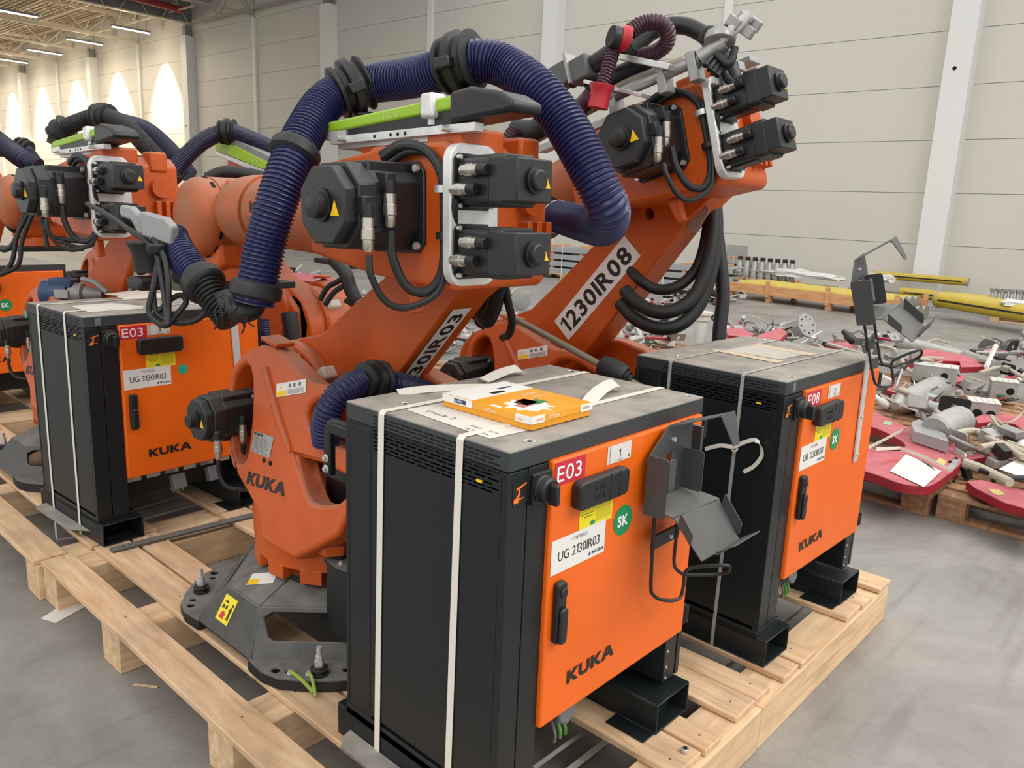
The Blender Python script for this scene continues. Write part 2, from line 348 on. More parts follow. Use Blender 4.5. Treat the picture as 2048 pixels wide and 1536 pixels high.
for k, (p, q, w) in enumerate([((2.3, -6.02), (40, -6.0), .012), ((-20, 8.4), (21, 8.4), .02), ((5.9, -20), (6.1, 100), .012), ((12, -20), (12, 100), .015), ((-20, 14.4), (21, 14.4), .015)]):
    a = V3((p[0], p[1], .0006)); b2 = V3((min(q[0], 20.5), q[1], .0006))
    MB().ribbon([a, b2], w, (b2-a).cross(V3((0, 0, 1))), .001).obj('joint_line', JOINT, fl)
WALLM = mat('wall_panel_paint', (206, 202, 192), .55, var=.02, scale=1)
WALLM2 = mat('white_column_paint', (222, 222, 220), .5)
SEAMM = mat('panel_joint_grey', (170, 168, 162), .7)
HT = 11.5
wall = struct(MB().sheet(wp(-14, 0, 0), WT, (0, 0, 1), [(0, 0), (150, 0), (150, HT), (0, HT)], (), .3), 'wall_right', SEAMM)
# sandwich panels, 1.2 m high with recessed joints, 6 m long bays
for bay in range(-2, 22):
    for r in range(9):
        if bay > 14 and False: continue
        s0 = bay*5.92+5.1+.06; z0 = r*1.2+.007
        if r == 8 : z1 = HT
        else: z1 = z0+1.186
        o = MB().sheet(wp(s0, z0, .002), WT, (0, 0, 1), [(0, 0), (5.80, 0), (5.80, z1-z0), (0, z1-z0)], (), -.022)
        for i in range(len(o.v)): pass
        o.obj('panel', WALLM, wall, smooth=False)
for bay in range(-2, 22):
    s = bay*5.92+5.1
    big = (bay % 2 == 0)
    mb = MB(); w, dpt = (.56, .45) if big else (.24, .10)
    hgt = 9.4 if big else 9.6
    mb.box(wp(s, hgt/2, .025+dpt/2), (dpt, w, hgt), RW)
    o = struct(mb, 'trim_%d' % (bay+3), WALLM2)
    if big:
        MB().cyl(wp(s+.05, 5.1, .026+dpt), wp(s+.05, 5.1, .03+dpt), .045, n=12).obj('bolt_hole', HOLE, o)
        MB().box(wp(s, 9.65, .25), (.3, .3, .5), RW).obj('bearing_block', DULL, o)
for s in (5.0, 17.2, 29): pass
# ceiling deck, beams, lattice purlins
CEILM = mat('ceiling_deck', (176, 160, 138), .6)
ceil = MB()
pts = []; n = 0; x = -12.
while x < 20.9:
    pts += [(x, 11.3), (x+.10, 11.3), (x+.14, 11.42), (x+.24, 11.42)]; x += .28
pts += [(21.2, 11.42), (21.2, 11.55), (-12, 11.55)]
ceil.sheet((0, 20, 0), (1, 0, 0), (0, 0, 1), pts, (), -120)
struct(ceil, 'ceiling', CEILM, smooth=False)
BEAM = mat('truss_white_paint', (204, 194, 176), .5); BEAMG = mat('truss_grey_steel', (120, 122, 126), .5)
def lattice(p, q, h, n, rc, rd, m, name, label, group):
    t = thing(name, label, 'truss', p, 0, group); d = V3(q)-V3(p); up = V3((0, 0, h))
    mb = MB(); R = d.to_track_quat('X', 'Z').to_matrix()
    mb.box(d/2, (d.length, rc, rc), R); mb.obj('lower_chord', m, t)
    MB().box(d/2+up, (d.length, rc, rc), R).obj('upper_chord', m, t)
    for i in range(n):
        a = d*(i/n); b = d*((i+.5)/n)+up; c = d*((i+1)/n)
        MB().poly([a, b, c], rd, 5).obj('brace', m, t)
    return t
def wx(s, off): v = wp(s, 0, off); return (v.x, v.y)
for i, s in enumerate([46.5, 52.5, 58.4, 64.3, 70.2, 76.1, 82]):
    a = wp(s, 9.75, .1); b = wp(s, 9.75, 16); main = i % 2 == 0
    lattice(a, b, 1.2, 6 if i < 4 else 5, .15 if main else .11, .042, BEAM, 'roof_truss', ('white lattice roof truss over the lit wall, %s from the dark beam' % ['nearest', 'second', 'third', 'fourth', 'fifth', 'sixth', 'farthest'][i]), 'roof trusses over the lit bays')
for i, off in enumerate((1.2, 4.2, 7.2)):
    lattice(wp(38, 10.3, off), wp(90, 10.3, off), .8, 24, .07, .025, BEAM, 'roof_purlin', 'thin lattice purlin running along the hall %s the bright wall' % ['right beside', 'some way off', 'farthest from'][i], 'purlins along the hall')
# deep grey beam and a red pipe where the lit bays begin
g = thing('roof_beam', 'deep grey steel roof beam with white lower edge at the dark end of lit bays', 'beam', wp(40.5, 9.95, 0))
for nm, mm, z, hh, dd in (('web', BEAMG, .55, 1.0, .06), ('flange', BEAM, .04, .07, .3)):
    MB().box(-WN*7.5+V3((0, 0, z)), (15, dd, hh), RW).obj(nm, mm, g)
for k in range(7): MB().poly([-WN*(k*2+.3)-WT*.12+V3((0, 0, .07)), -WN*(k*2+.9)-WT*.12+V3((0, 0, 1.0)), -WN*(k*2+1.6)-WT*.12+V3((0, 0, .07))], .03, 5).obj('brace', BEAM, g)
PIPR = mat('red_pipe_paint', (150, 40, 44), .5)
tag(MB().tube([wp(39.6, 10.35, .9), wp(39.4, 10.5, 6), wp(39.2, 10.6, 12)], .16, 12).obj('sprinkler_pipe', PIPR), 'red sprinkler pipe beside the deep grey roof beam', 'pipe')
for i, s in enumerate([34.7, 28.8]):
    lattice(wp(s, 9.75, .1), wp(s, 9.75, 9), 1.15, 5, .09, .035, mat('truss_unlit_paint', (172, 168, 160), .5), 'roof_truss', 'shade-toned lattice roof truss above the dark wall bays, %s the deep grey beam' % ['next to', 'farther right from'][i], 'roof trusses over the dark bays')  # darker copy of the truss paint: missing lamplight put into the colour
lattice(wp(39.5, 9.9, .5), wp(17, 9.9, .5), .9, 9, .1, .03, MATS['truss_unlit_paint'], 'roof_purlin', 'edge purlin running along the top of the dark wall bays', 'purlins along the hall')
LAMP = mat('lamp_glow', (255, 244, 222), .4, emit=9)
def ceiling_lamp(i, s, off):
    t = thing('strip_lamp', 'lit strip lamp beside the bright wall, %s in the row' % ['nearest', 'second', 'third', 'fourth', 'fifth', 'farthest'][i], 'lamp', wp(s, 9.75, off), 0, 'strip lamps beside the wall')
    MB().box((0, 0, .06), (1.9, .22, .1), RW).obj('housing', DULL, t)
    MB().box((0, 0, -.005), (1.84, .18, .03), RW).obj('diffuser', LAMP, t)
    for a in (-.8, .8): MB().cyl(-WN*a+V3((0, 0, .1)), -WN*a+V3((0, 0, .9)), .008, n=5).obj('hanger', DULL, t)
    sp = bpy.data.lights.new('lamp_light', 'SPOT'); sp.energy = 5200; sp.color = (1, .86, .62); sp.spot_size = math.radians(66); sp.spot_blend = .7; sp.shadow_soft_size = .12
    so = bpy.data.objects.new('lamp_light', sp); COL.objects.link(so); so.location = wp(s, 9.5, 1.15); so.rotation_euler = (wp(s, 3.8, 0)-wp(s, 9.5, 1.15)).to_track_quat('-Z', 'Y').to_euler()
    pl = bpy.data.lights.new('lamp_light', 'POINT'); pl.energy = 80; pl.color = (1, .84, .6); pl.shadow_soft_size = .3
    po = bpy.data.objects.new('lamp_light', pl); COL.objects.link(po); po.location = wp(s, 9.1, off+.3)
    return t
for i, s in enumerate([43.6, 49.5, 55.5, 61.4, 67.3, 73.2]): ceiling_lamp(i, s, 1.7)
for k, (s, off) in enumerate([(43.0, 7.2), (52, 9.5)]):
    t = thing('strip_lamp', 'lit strip lamp out in the hall, %s corner of the roof' % ['in the upper left', 'deeper in the upper left'][k], 'lamp', wp(s, 9.4, off), 0, 'strip lamps in the open hall')
    MB().box((0, 0, .06), (1.9, .25, .1), RW).obj('housing', DULL, t); MB().box((0, 0, -.005), (1.84, .2, .03), RW).obj('diffuser', LAMP, t)
area('bay_lamps', tuple(wp(58, 9.2, 6)), 8, 34, 2800, (1, .88, .68), tuple(wp(58, 0, 6)))
# ============================================================ transport pallets
DK = .17
def plank(name, x0, x1, y0, y1, z0, z1, m, par, r=.003):
    cx, cy, cz = (x0+x1)/2, (y0+y1)/2, (z0+z1)/2
    o = MB().box((0, 0, 0), (x1-x0, y1-y0, z1-z0)).obj(name, m, par, bevel=r, seg=1, smooth=False); o.location = (cx, cy, cz); return o
NAILM = mat('nail_head', (120, 110, 100), .5, metal=.5)
def pallet(label, ox, oy, bx0, bx1, boards, beams, ln=2.47):
    t = thing('pallet', label, 'pallet', (ox, oy, 0), 0, 'long transport pallets under the robots')
    for y0, y1 in beams: plank('beam', bx0, bx1, y0, y1, 0, .147, WOODX, t)
    for i, (a, b, y0, y1) in enumerate(boards):
        plank('board', a, b, y0, y1, .148+.001*(i % 2), .17-.0005*(i % 3), WOODY, t)
    nl = MB()
    for a, b, y0, y1 in boards:
        for u, v in beams:
            if v < y0 or u > y1: continue
            nx_, ny_ = (a+b)/2+random.uniform(-.03, .03), (max(u, y0)+v)/2+random.uniform(-.02, .02); nl.cyl((nx_, ny_, .1685), (nx_, ny_, .1706), .0035, n=8)
    nl.obj('nail_head', NAILM, t)
    return t
Y0, Y1 = -.168, 2.29
BY = [(-.18, -.04), (.79, .93), (1.555, 1.70), (2.15, 2.285)]
pallet('pine pallet under the nearest grey and orange cabinet', 0, 0, -.215, 1.008, [(-.222, -.105, Y0, 2.285), (-.022, .112, Y0, 2.28), (.125, .233, Y0, 2.275), (.53, .663, -.163, 2.28), (.676, .765, -.17, 2.28), (.876, 1.004, -.16, 2.28)], BY)
pallet('pine pallet under the right cabinet with the raised bracket', 0, 0, 1.012, 2.19, [(1.006, 1.105, -.16, 2.28), (1.181, 1.296, -.172, 2.28), (1.309, 1.425, -.176, 2.27), (1.742, 1.884, -.17, 2.28), (1.889, 2.006, -.176, 2.28), (2.08, 2.216, -.178, 2.28)], BY)
DY = 2.47
pallet('pine pallet under the left cabinet numbered 3', 0, DY, -.235, .99, [(-.245, -.12, Y0, 2.29), (-.03, .105, Y0, 2.28), (.13, .25, Y0, 2.28), (.53, .665, Y0, 2.28), (.69, .80, Y0, 2.28), (.87, .99, Y0, 2.28)], BY)
pallet('pine pallet under the robot that faces the camera side', 0, DY, 1.01, 2.2, [(1.02, 1.14, Y0, 2.28), (1.18, 1.3, Y0, 2.28), (1.34, 1.44, Y0, 2.28), (1.7, 1.82, Y0, 2.28), (1.9, 2.02, Y0, 2.28), (2.08, 2.2, Y0, 2.28)], BY)
pallet('pine pallet at the far left, third row back', 0, 2*DY, -.22, 1., [(-.222, -.105, Y0, 2.28), (-.02, .11, Y0, 2.28), (.13, .24, Y0, 2.28), (.53, .66, Y0, 2.28), (.69, .8, Y0, 2.28), (.87, 1., Y0, 2.28)], BY)
pallet('pine pallet third row back, second column', 0, 2*DY, 1.01, 2.2, [(1.02, 1.14, Y0, 2.28), (1.18, 1.3, Y0, 2.28), (1.34, 1.44, Y0, 2.28), (1.7, 1.82, Y0, 2.28), (2.08, 2.2, Y0, 2.28)], BY)

# ============================================================ controller cabinets
ROB = [([(0, 0), (.36, 0), (.36, .12), (.44, .15), (.44, .3), (0, .22)]), ([(.12, .25), (.42, .34), (.5, .52), (.45, .72), (.32, .78), (.36, .55), (.3, .4)]), ([(.2, .82), (.36, .84), (.98, 1.0), (.98, .95), (.4, .72), (.24, .68)]), ([(.44, .13), (.8, .19), (.8, .23), (.44, .17)])]
def cabinet(label, x, y, rz, txt, top, num, e_txt, sk, holder, tagx=.326, vent=True, tape=False, lowparts=True, small='182223', far=False, slat=False):
    t = thing('robot_controller_cabinet', label, 'cabinet', (x, y, DK), rz, 'grey robot controllers with orange doors')
    X, Yv, Z = V3((1, 0, 0)), V3((0, 1, 0)), V3((0, 0, 1))
    W, D = .792, .558
    # lid
    ld = MB().sheet((0, 0, .914), X, Yv, rrect(0, W, 0, D, .006), (), .046).obj('lid', LID, t, bevel=.004)
    MB().bx(.004, W-.004, .02, D-.004, .90, .915).obj('lid_inner', DARK, t)
    for sx, sy in ((.093, .44), (.09, .026), (.761, .442), (.758, .03)):
        MB().lathe((sx, sy, .9598), Z, [(0, .014), (.002, .014), (.002, .010), (.0006, .009)], 16).obj('eye_bolt_hole', STEEL, ld)
        MB().cyl((sx, sy, .9606), (sx, sy, .9612), .0065, n=12).obj('hole', HOLE, ld)
    # vent side with rows of slots
    slots = []
    if not far:
        for r in range(10):
            zz = .945-r*.0088; off = (r % 2)*.02
            if r >= 7: zz -= .002
            yy = .026+off
            while yy < .44:
                L2 = min(.034, .447-yy)
                if L2 > .008: slots.append([(yy, zz-.0042), (yy+L2, zz-.0042), (yy+L2, zz), (yy, zz)])
                yy += .0405
        MB().sheet((0, .0, 0), Yv, Z, [(.0205, .855), (.4535, .855), (.4535, .9135), (.0205, .9135)], [s for s in slots if s[0][1] > .857 and s[2][1] < .912 and s[0][0] > .022], .004).xf(Matrix.Identity(4)).obj('vent_grille', DARK, t, smooth=False)
        # upper rows are punched through the lid skirt: dark inlays with lit lips
        up = MB(); 
        for s in slots:
            if s[0][1] >= .912: up.bx(-.0006, .002, s[0][0], s[1][0], s[0][1], s[2][1])
            
        up.obj('vent_slots', HOLE, t, smooth=False)['kind'] = 'stuff'
        MB().bx(-.0018, .001, .075, .092, .874, .880).obj('inspection_sticker', YC, t)
    # side panels
    MB().bx(0, .02, .0205, .4535, .128, .8545).obj('side_panel', DARK, t, bevel=.001)
    MB().bx(0, .02, .457, .537, .14, .905).obj('side_panel', DARK, t, bevel=.002)
    MB().bx(.002, .02, .4535, .558, .115, .9135).obj('side_frame', DARK, t, bevel=.001)
    MB().bx(W-.02, W, 0, D, .115, .9135).obj('side_panel', DARK, t, bevel=.002)
    MB().bx(0, W, D-.012, D, .115, .9135).obj('back_panel', DARK, t, bevel=.002)
    # left front post in two strips with a seam, inner front
    MB().bx(0, .0605, 0, .02, .115, .9125).obj('front_post', DARK, t, bevel=.0015)
    MB().bx(.0635, .130, .0, .02, .115, .9125).obj('front_post', DARK, t, bevel=.0015)
    MB().bx(.13, .772, .02, .03, .255, .913).obj('inner_wall', DARK, t)
    MB().bx(.13, .135, .02, .17, .115, .26).obj('inner_wall', DARK, t)
    MB().bx(.13, .772, .16, .175, .115, .27).obj('connector_panel', DARK, t)
    MB().bx(.02, W-.02, .17, D-.02, .108, .118).obj('floor_plate', DARK, t)
    rp = MB().bx(.705, .765, .0, .30, .115, .262).obj('leg_panel', DARK, t, bevel=.002)
    for zz in (.13, .165, .215): MB().cyl((.715, -.0005, zz), (.715, -.004, zz), .004, n=8).obj('screw', STEEL, rp)
    # plinth skirt
    MB().sheet((0, 0, 0), Yv, Z, [(0, .104), (D, .104), (D+.012, .09), (D+.012, .086), (-.0, .086), (-.0, .1)], (), .012).obj('plinth_edge', DARK, t)
    MB().bx(0.0, .155, .0, D, .086, .115).obj('plinth', DARK, t, bevel=.002)
    # door
    do = MB().sheet((.130, -.012, .262), X, Z, rrect(0, .64, 0, .654, .004), (), .001)
    do = MB().bx(.130, .770, -.013, .012, .262, .9165).obj('door', ORANGE, t, bevel=.006, seg=3)
    F = -.0135
    def dc(n, x0, z0, w, h, m, lab=None, f=F): return decal(n, (x0, f, z0), X, Z, w, h, m, do, label=lab)
    r = dc('area_sign', .1335, .857, .108, .054, REDL, 'red sign with white letters')
    text('lettering', e_txt, (.141, F-.0004, .8655), X, Z, .0365, WINK, do, fit=.092)
    if not far:
        k = dc('number_sheet', tagx, .866, .097, .044, PAPER, 'small white numbered sheet', F-.0004)
        text('lettering', num, (tagx+.046, F-.001, .876), X, Z, .021, INK, do)
        text('lettering', 'Movements', (tagx+.0115, F-.001, .868), Z, -X, .0065, INKB, do, wide=.95)
        MB().sheet((tagx+.085, F-.001, .869), X, Z, [(0, 0), (.007, 0), (.007, .008), (0, .008)], (), .0002).obj('print', INKG, do)
        MB().sheet((tagx+.034, F-.001, .8695), X, Z, [(0, 0), (.035, 0), (.035, .0016), (0, .0016)], (), .0002).obj('print', INKG, do)
    dc('tag_sticker', .2315, .726, .129, .072, YEL, 'yellow inventory sticker', F-.0002)
    if not far:
        text('lettering', small, (.246, F-.0008, .7795), X, Z, .011, INK, do, wide=1.0)
        text('lettering', 'Dauereinweisung HSR/1', (.237, F-.0008, .762), X, Z, .0042, INK, do, wide=.85)
        text('lettering', '0302/138493', (.25, F-.0008, .754), X, Z, .0042, INK, do, wide=1.0)
        ln = MB(); ln.sheet((.2325, F-.0008, .7705), X, Z, [(0, 0), (.062, 0), (.062, .0007), (0, .0007)], (), .0002); ln.sheet((.2960, F-.0008, .7275), X, Z, [(0, 0), (.0008, 0), (.0008, .068), (0, .068)], (), .0002)
        ln.obj('print', INK, do, smooth=False)
        MB().sheet((.283, F-.0008, .736), X, Z, circ(0, 0, .010, 16, .006), (), .0003).obj('oval_print', GRN, do)
        dc('blank_code_field', .300, .736, .054, .054, mat('faded_print', (206, 190, 34), .5), None, F-.0007)
    dc('cell_label', .1355, .646, .202, .083, WHITE, 'white label with black writing', F-.0004)
    if not far:
        text('lettering', top, (.208, F-.001, .7115), X, Z, .0085, INKG, do, fit=.058)
        text('lettering', txt, (.160, F-.001, .6745), X, Z, .0235, INK, do, fit=.158)
        text('lettering', 'MAGNA', (.288, F-.001, .6545), X, Z, .0085, INKB, do, bold=.02)
        MB().sheet((.274, F-.001, .6545), X, Z, [(0, 0), (.011, 0), (.0055, .0105)], (), .0003).obj('triangle_mark', INKB, do)
    if sk: 
        dc2 = MB().sheet((.4115, F-.0002, .706), X, Z, circ(0, 0, .039, 32), (), .0006).obj('round_sticker', GRN, do, smooth=False); dc2['label'] = 'green round sticker with white letters'
        text('lettering', 'SK', (.388, F-.001, .6925), X, Z, .027, WINK, do, fit=.047, bold=.035)
    else:
        dc2 = MB().sheet((.392, F-.0002, .703), X, Z, circ(0, 0, .022, 32), (), .0006).obj('round_sticker', TEAL, do, smooth=False); dc2['label'] = 'turquoise round sticker'
    logo('lettering', (.222, F-.0004, .3385), X, Z, .0345, INK, do, wide=1.06)
    # door handle with cover, keypad, hinges, switch
    hd = MB().sheet((.166, -.014, .476), X, Z, rrect(-.0165, .0165, 0, .152, .014), (), .0).v
    hm = MB(); hm.sheet((.166, -.013, .476), X, Z, rrect(-.0165, .0165, 0, .152, .010), (), .018)
    hh = hm.obj('door_handle', BLACK, t, bevel=.005, seg=3)
    MB().sheet((.166, -.031, .478), X, Z, rrect(-.0135, .0135, 0, .088, .010), (), .009).obj('grip', BLACK, hh, bevel=.004, seg=2)
    MB().cyl((.166, -.030, .603), (.166, -.036, .603), .012, n=20).obj('lock_cover', BLACK, hh, bevel=.002)
    kp = MB().sheet((.293, -.013, .789), X, Z, rrect(-.098, .095, 0, .068, .016, 5), (), .028).obj('status_panel', BLACK, t, bevel=.006, seg=3)
    if not far:
        MB().bx(.308, .3095, -.0415, -.03, .79, .856).obj('groove', HOLE, kp); MB().bx(.345, .346, -.0415, -.03, .79, .856).obj('groove', HOLE, kp)
        for i in range(3):
            for j in range(2): MB().sheet((.254+i*.0145, -.0412, .812+j*.02), X, Z, circ(0, 0, .0042, 12, .0058), (), .0006).obj('lamp_lens', HOLE, kp)
    for zz in (.312, .872):
        h = MB().bx(.770, .786, -.012, .02, zz-.032, zz+.032).obj('hinge', BLACK, t, bevel=.003); MB().cyl((.785, -.010, zz-.026), (.785, -.010, zz+.026), .0085, n=14).obj('hinge_pin', BLACK, h)
    pc = decal('pictogram_plate', (.0135, -.0004, .841), X, Z, .046, .047, INK, t, .0008)
    rb = MB()
    for q in ROB: rb.sheet((.0165, -.0014, .8445), X*.040, Z*.040, q, (), .0004)
    rb.obj('robot_pictogram', INKO, pc, smooth=False)
    sp = MB().sheet((.0655, 0, .829), X, Z, rrect(0, .062, 0, .07, .003), (), .012).obj('main_switch', BLACK, t, bevel=.0015)
    MB().lathe((.083+.012, -.012, .864), (0, -1, 0), [(0, .031), (.006, .031), (.008, .029), (.022, .028), (.026, .024)], 28).obj('dial', BLACK, sp, angle=25)
    MB().box((.095, -.045, .858), (.013, .026, .046)).obj('knob', BLACK, sp, bevel=.004, seg=3)
    if tape: decal('grey_tape', (.045, -.0004, .922), X, Z, .022, .03, INKG, t)
    # fork shoes
    for a, b in ((0, .172), (.63, .802)):
        f = MB(); y0, y1 = -.036, .60; T = .005
        f.bx(a, b, y0, y1, 0, T); f.bx(a, b, y0, y1, .086-T+.009, .095); f.bx(a, a+T, y0, y1, T, .09); f.bx(b-T, b, y0, y1, T, .09)
        fo = f.obj('fork_shoe', DARK, t, bevel=.002, seg=1)
        MB().bx(a+.03, b-.03, y0+.05, y0+.12, T, .018).obj('foot_lug', DARK, fo)
    MB().bx(.575, .63, -.03, .1, 0, .004).obj('foot_tab', DARK, t, bevel=.001)
    if x < .5: MB().sheet((0, 0, .036), (1, 0, 0), (0, 1, -.0), [(-.001, .08), (-.001, .54), (-.035, .53), (-.062, .50), (-.062, .16)], (), .004).obj('side_flap', LID, t, bevel=.001)
    # plug connectors underneath
    GP = mat('grey_plug_plastic', (98, 102, 106), .5)
    for i in (range(6) if lowparts == 2 else ()):
        cx = .19+i*.085
        c = MB().bx(cx-.028, cx+.028, .07, .16, .215, .262).obj('plug_socket', DULL, t, bevel=.003)
        MB().bx(cx-.03, cx+.03, .066, .071, .218, .250).obj('latch', STEEL, c)
        if i in (2, 4): MB().sheet((cx, .035, .185), (1, 0, 0), V3((0, .35, 1)), rrect(-.03, .03, -.035, .03, .006), (), .04).obj('plug', GP, c, bevel=.004)
    if lowparts:
        cx = .27 if lowparts == 1 else .36
        if lowparts == 1:
            c = MB().sheet((cx, .05, .235), (1, 0, 0), V3((0, .3, 1)), [(-.035, -.03), (-.01, -.045), (.03, -.03), (.035, .03), (-.03, .03)], (), .035).obj('plug', GP, t, bevel=.006)
        for i in range(3):
            MB().tube([(cx-.02+i*.018, .05, .205), (cx-.018+i*.02, .035, .165), (cx-.012+i*.022, .04, .135)], .0045, 8).obj('wire', [INKG, mat('green_wire', (86, 150, 66), .5), MATS['green_wire'] if 'green_wire' in MATS else GRN][i], t)
    if holder: pendant_holder(t, do)
    return t
def holder_parts(par, wires=True):
    """bracket for a hand-held teach pendant, folded sheet steel; frame: x right, z up, front towards -y"""
    X, Yv, Z = V3((1, 0, 0)), V3((0, 1, 0)), V3((0, 0, 1)); T = .0028
    bp = MB().sheet((.49, -.03, .70), X, Z, [(0, .01), (.195, .01), (.21, .15), (.205, .225), (.085, .225), (0, .155)], [rrect(.085, .145, .09, .148, .006)], T).obj('back_plate', SHEETM, par)
    MB().sheet((.492, -.03, .70), -Yv, Z, rrect(0, .062, .01, .165, .01), (), T).obj('side_wing', SHEETM, bp)
    MB().sheet((.49, -.092, .70), X, Z, rrect(0, .028, .085, .165, .01), (), T).obj('side_wing', SHEETM, bp)
    MB().sheet((.668, -.03, .76), -Yv, Z, rrect(0, .06, -.02, .09, .01), (), T).obj('side_wing', SHEETM, bp)
    MB().sheet((.59, -.036, .775), X, Z, rrect(0, .035, 0, .078, .006), (), T).obj('tongue', SHEETM, bp)
    tr = MB().sheet((.49, -.03, .738), X, V3((0, -1, -.16)).normalized(), [(0, 0), (.20, 0), (.22, .095), (0, .085)], (), T).obj('tray', SHEETM, par)
    n2 = V3((0, -.62, -.78)).normalized(); p2 = V3((.49, -.118, .724))
    MB().sheet(p2, X, n2, [(0, 0), (.22, 0), (.215, .118), (.02, .118)], (), T).obj('tray_slope', SHEETM, tr)
    p3 = p2+n2*.118; n3 = V3((0, -1, .28)).normalized()
    MB().sheet(p3+X*.02, X, n3, [(0, 0), (.195, 0), (.195, .012), (.06, .012), (.06, .0), (0, .0)], (), T).obj('tray_lip', SHEETM, tr)
    MB().sheet(p3+X*.085, X, V3((0, -.8, .6)).normalized(), rrect(0, .145, 0, .06, .008), (), T).obj('front_flap', SHEETM, tr)
    MB().sheet(p2+X*.218+n2*.02, V3((0, -.2, .98)).normalized(), n2, rrect(0, .035, 0, .09, .006), (), T).obj('tray_wing', SHEETM, tr)
    MB().sheet(p2+X*.004+n2*.015, V3((0, -.2, .98)).normalized(), n2, rrect(0, .03, 0, .06, .006), (), T).obj('tray_wing', SHEETM, tr)
    # top arm
    ta = MB().sheet((.575, -.03, .922), X, V3((0, -1, .38)).normalized(), [(0, 0), (.12, 0), (.13, .12), (.055, .12)], (), T).obj('top_arm', SHEETM, par)
    MB().sheet((.632, -.142, .966), X, V3((0, -.35, -1)).normalized(), [(0, 0), (.075, 0), (.062, .085), (.030, .085)], (), T).obj('top_flap', SHEETM, ta)
    MB().cyl((.60, -.031, .885), (.60, -.040, .885), .007, n=6).obj('bolt', STEEL, bp)
    if wires:
        w = MB().tube([(.521, -.045, .72), (.525, -.045, .60), (.533, -.045, .50), (.54, -.05, .478), (.56, -.06, .462), (.60, -.075, .45), (.63, -.08, .452), (.64, -.08, .48), (.645, -.08, .52), (.66, -.10, .535), (.70, -.15, .545), (.722, -.165, .54), (.725, -.16, .52), (.72, -.13, .505), (.68, -.09, .502), (.655, -.07, .505)], .0048, 8, 6).obj('cable_hook', BLACK, par)
        MB().tube([(.64, -.045, .72), (.64, -.045, .6), (.636, -.05, .53), (.64, -.08, .51)], .0048, 8, 6).obj('cable_hook', BLACK, par)
        b = MB().bx(.53, .655, -.045, -.035, .605, .64).obj('cross_strap', DARK, par); MB().cyl((.605, -.045, .622), (.605, -.053, .622), .006, n=6).obj('bolt', STEEL, b)
SHEETM = mat('grey_folded_sheet', (66, 68, 69), .42, var=.05, dust=.55, dcol=(120, 118, 114))
def pendant_holder(t, do):
    h = bpy.data.objects.new('pendant_holder', None); COL.objects.link(h); h.parent = t; h.empty_display_size = .1
    # parts of the holder stay one level below the cabinet: join them into few meshes
    tmp = thing('tmp', None, None); holder_parts(tmp)
    for m, nm in ((SHEETM, 'pendant_holder'),):
        pass
    for ch in list(tmp.children):
        for g in list(ch.children): pass
    bpy.data.objects.remove(h)
    for ch in list(tmp.children):
        ch.parent = t; ch.matrix_basis = Matrix.Translation((-.014, 0, 0))
    rem(tmp)
    MB().bx(.70, .712, -.05, -.014, .66, .90).obj('holder_rib', SHEETM, t)
cabinet('nearest dark grey controller cabinet with orange door, number 1, pendant bracket on its door', 0, 0, 0, 'UG 2130IR03', '=TH71JUG2', '1', 'E03', True, True)
c2 = cabinet('right dark grey controller cabinet with orange door, number 2 and sign E08', 1.1849, -.0638, -.0225, 'UB 1230IR08', '=TH71JUB1', '2', 'E08', True, False, tagx=.30, tape=True, small='182284')
c3 = cabinet('left dark grey controller cabinet with orange door, number 3 and turquoise dot', .0025, 2.2836, .0517, 'UG 3130IR03', '+TH71JUG3', '3', 'E03', False, False, tagx=.246, tape=True, small='182208', lowparts=2)
cabinet('orange door controller cabinet at the left edge, third row back', .0, 4.80, .0, '', '', '', 'E03', True, False, far=True)
# slat with tilted pendant bracket screwed to the door of cabinet 2
def slat(par, x0, z0, x1, z1, w, y=-.016, nm='mounting_slat'):
    a = V3((x0, y, z0)); b = V3((x1, y, z1)); d = (b-a).normalized(); sd = d.cross(V3((0, -1, 0))).normalized()
    s = MB().sheet(a-sd*w/2, sd, d, rrect(0, w, 0, (b-a).length, .006), (), .006).obj(nm, mat('white_slat_metal', (205, 204, 204), .4, metal=.2), par)
    for f in (.07, .42, .93): MB().cyl(a+d*(b-a).length*f+V3((0, -.006, 0)), a+d*(b-a).length*f+V3((0, -.014, 0)), .006, n=6).obj('bolt', STEEL, s)
ci = c2.matrix_world.inverted() if False else (Matrix.Translation((1.1849, -.0638, DK)) @ Matrix.Rotation(-.0225, 4, 'Z')).inverted()
a = ci @ ony(1672+16, 1022/1+0, -.10); 
pa = ci @ ony(1709, 922, -.095); pb = ci @ ony(1737, 704, -.095)
slat(c2, pa.x, pa.z, pb.x, pb.z, .032)
ci3 = (Matrix.Translation((.0025, 2.2836, DK)) @ Matrix.Rotation(.0517, 4, 'Z')).inverted(); pa = ci3 @ ony(482, 800, 2.30); pb = ci3 @ ony(466, 632, 2.30)
slat(c3, pa.x, pa.z, pb.x, pb.z, .034)
hp = thing('tmp', None, None); holder_parts(hp)
hp.rotation_euler = (0, 0, 0)
# tilted bracket on the slat of cabinet 2
M = Matrix.Translation(ci @ pd(1722, 600, 2.78)) @ Matrix.Rotation(math.radians(17), 4, -RF) @ Matrix.Rotation(math.radians(2), 4, 'Z') @ Matrix.Translation((-.58, .03, -.78))
for ch in list(hp.children):
    ch.parent = c2; ch.matrix_basis = M
rem(hp)
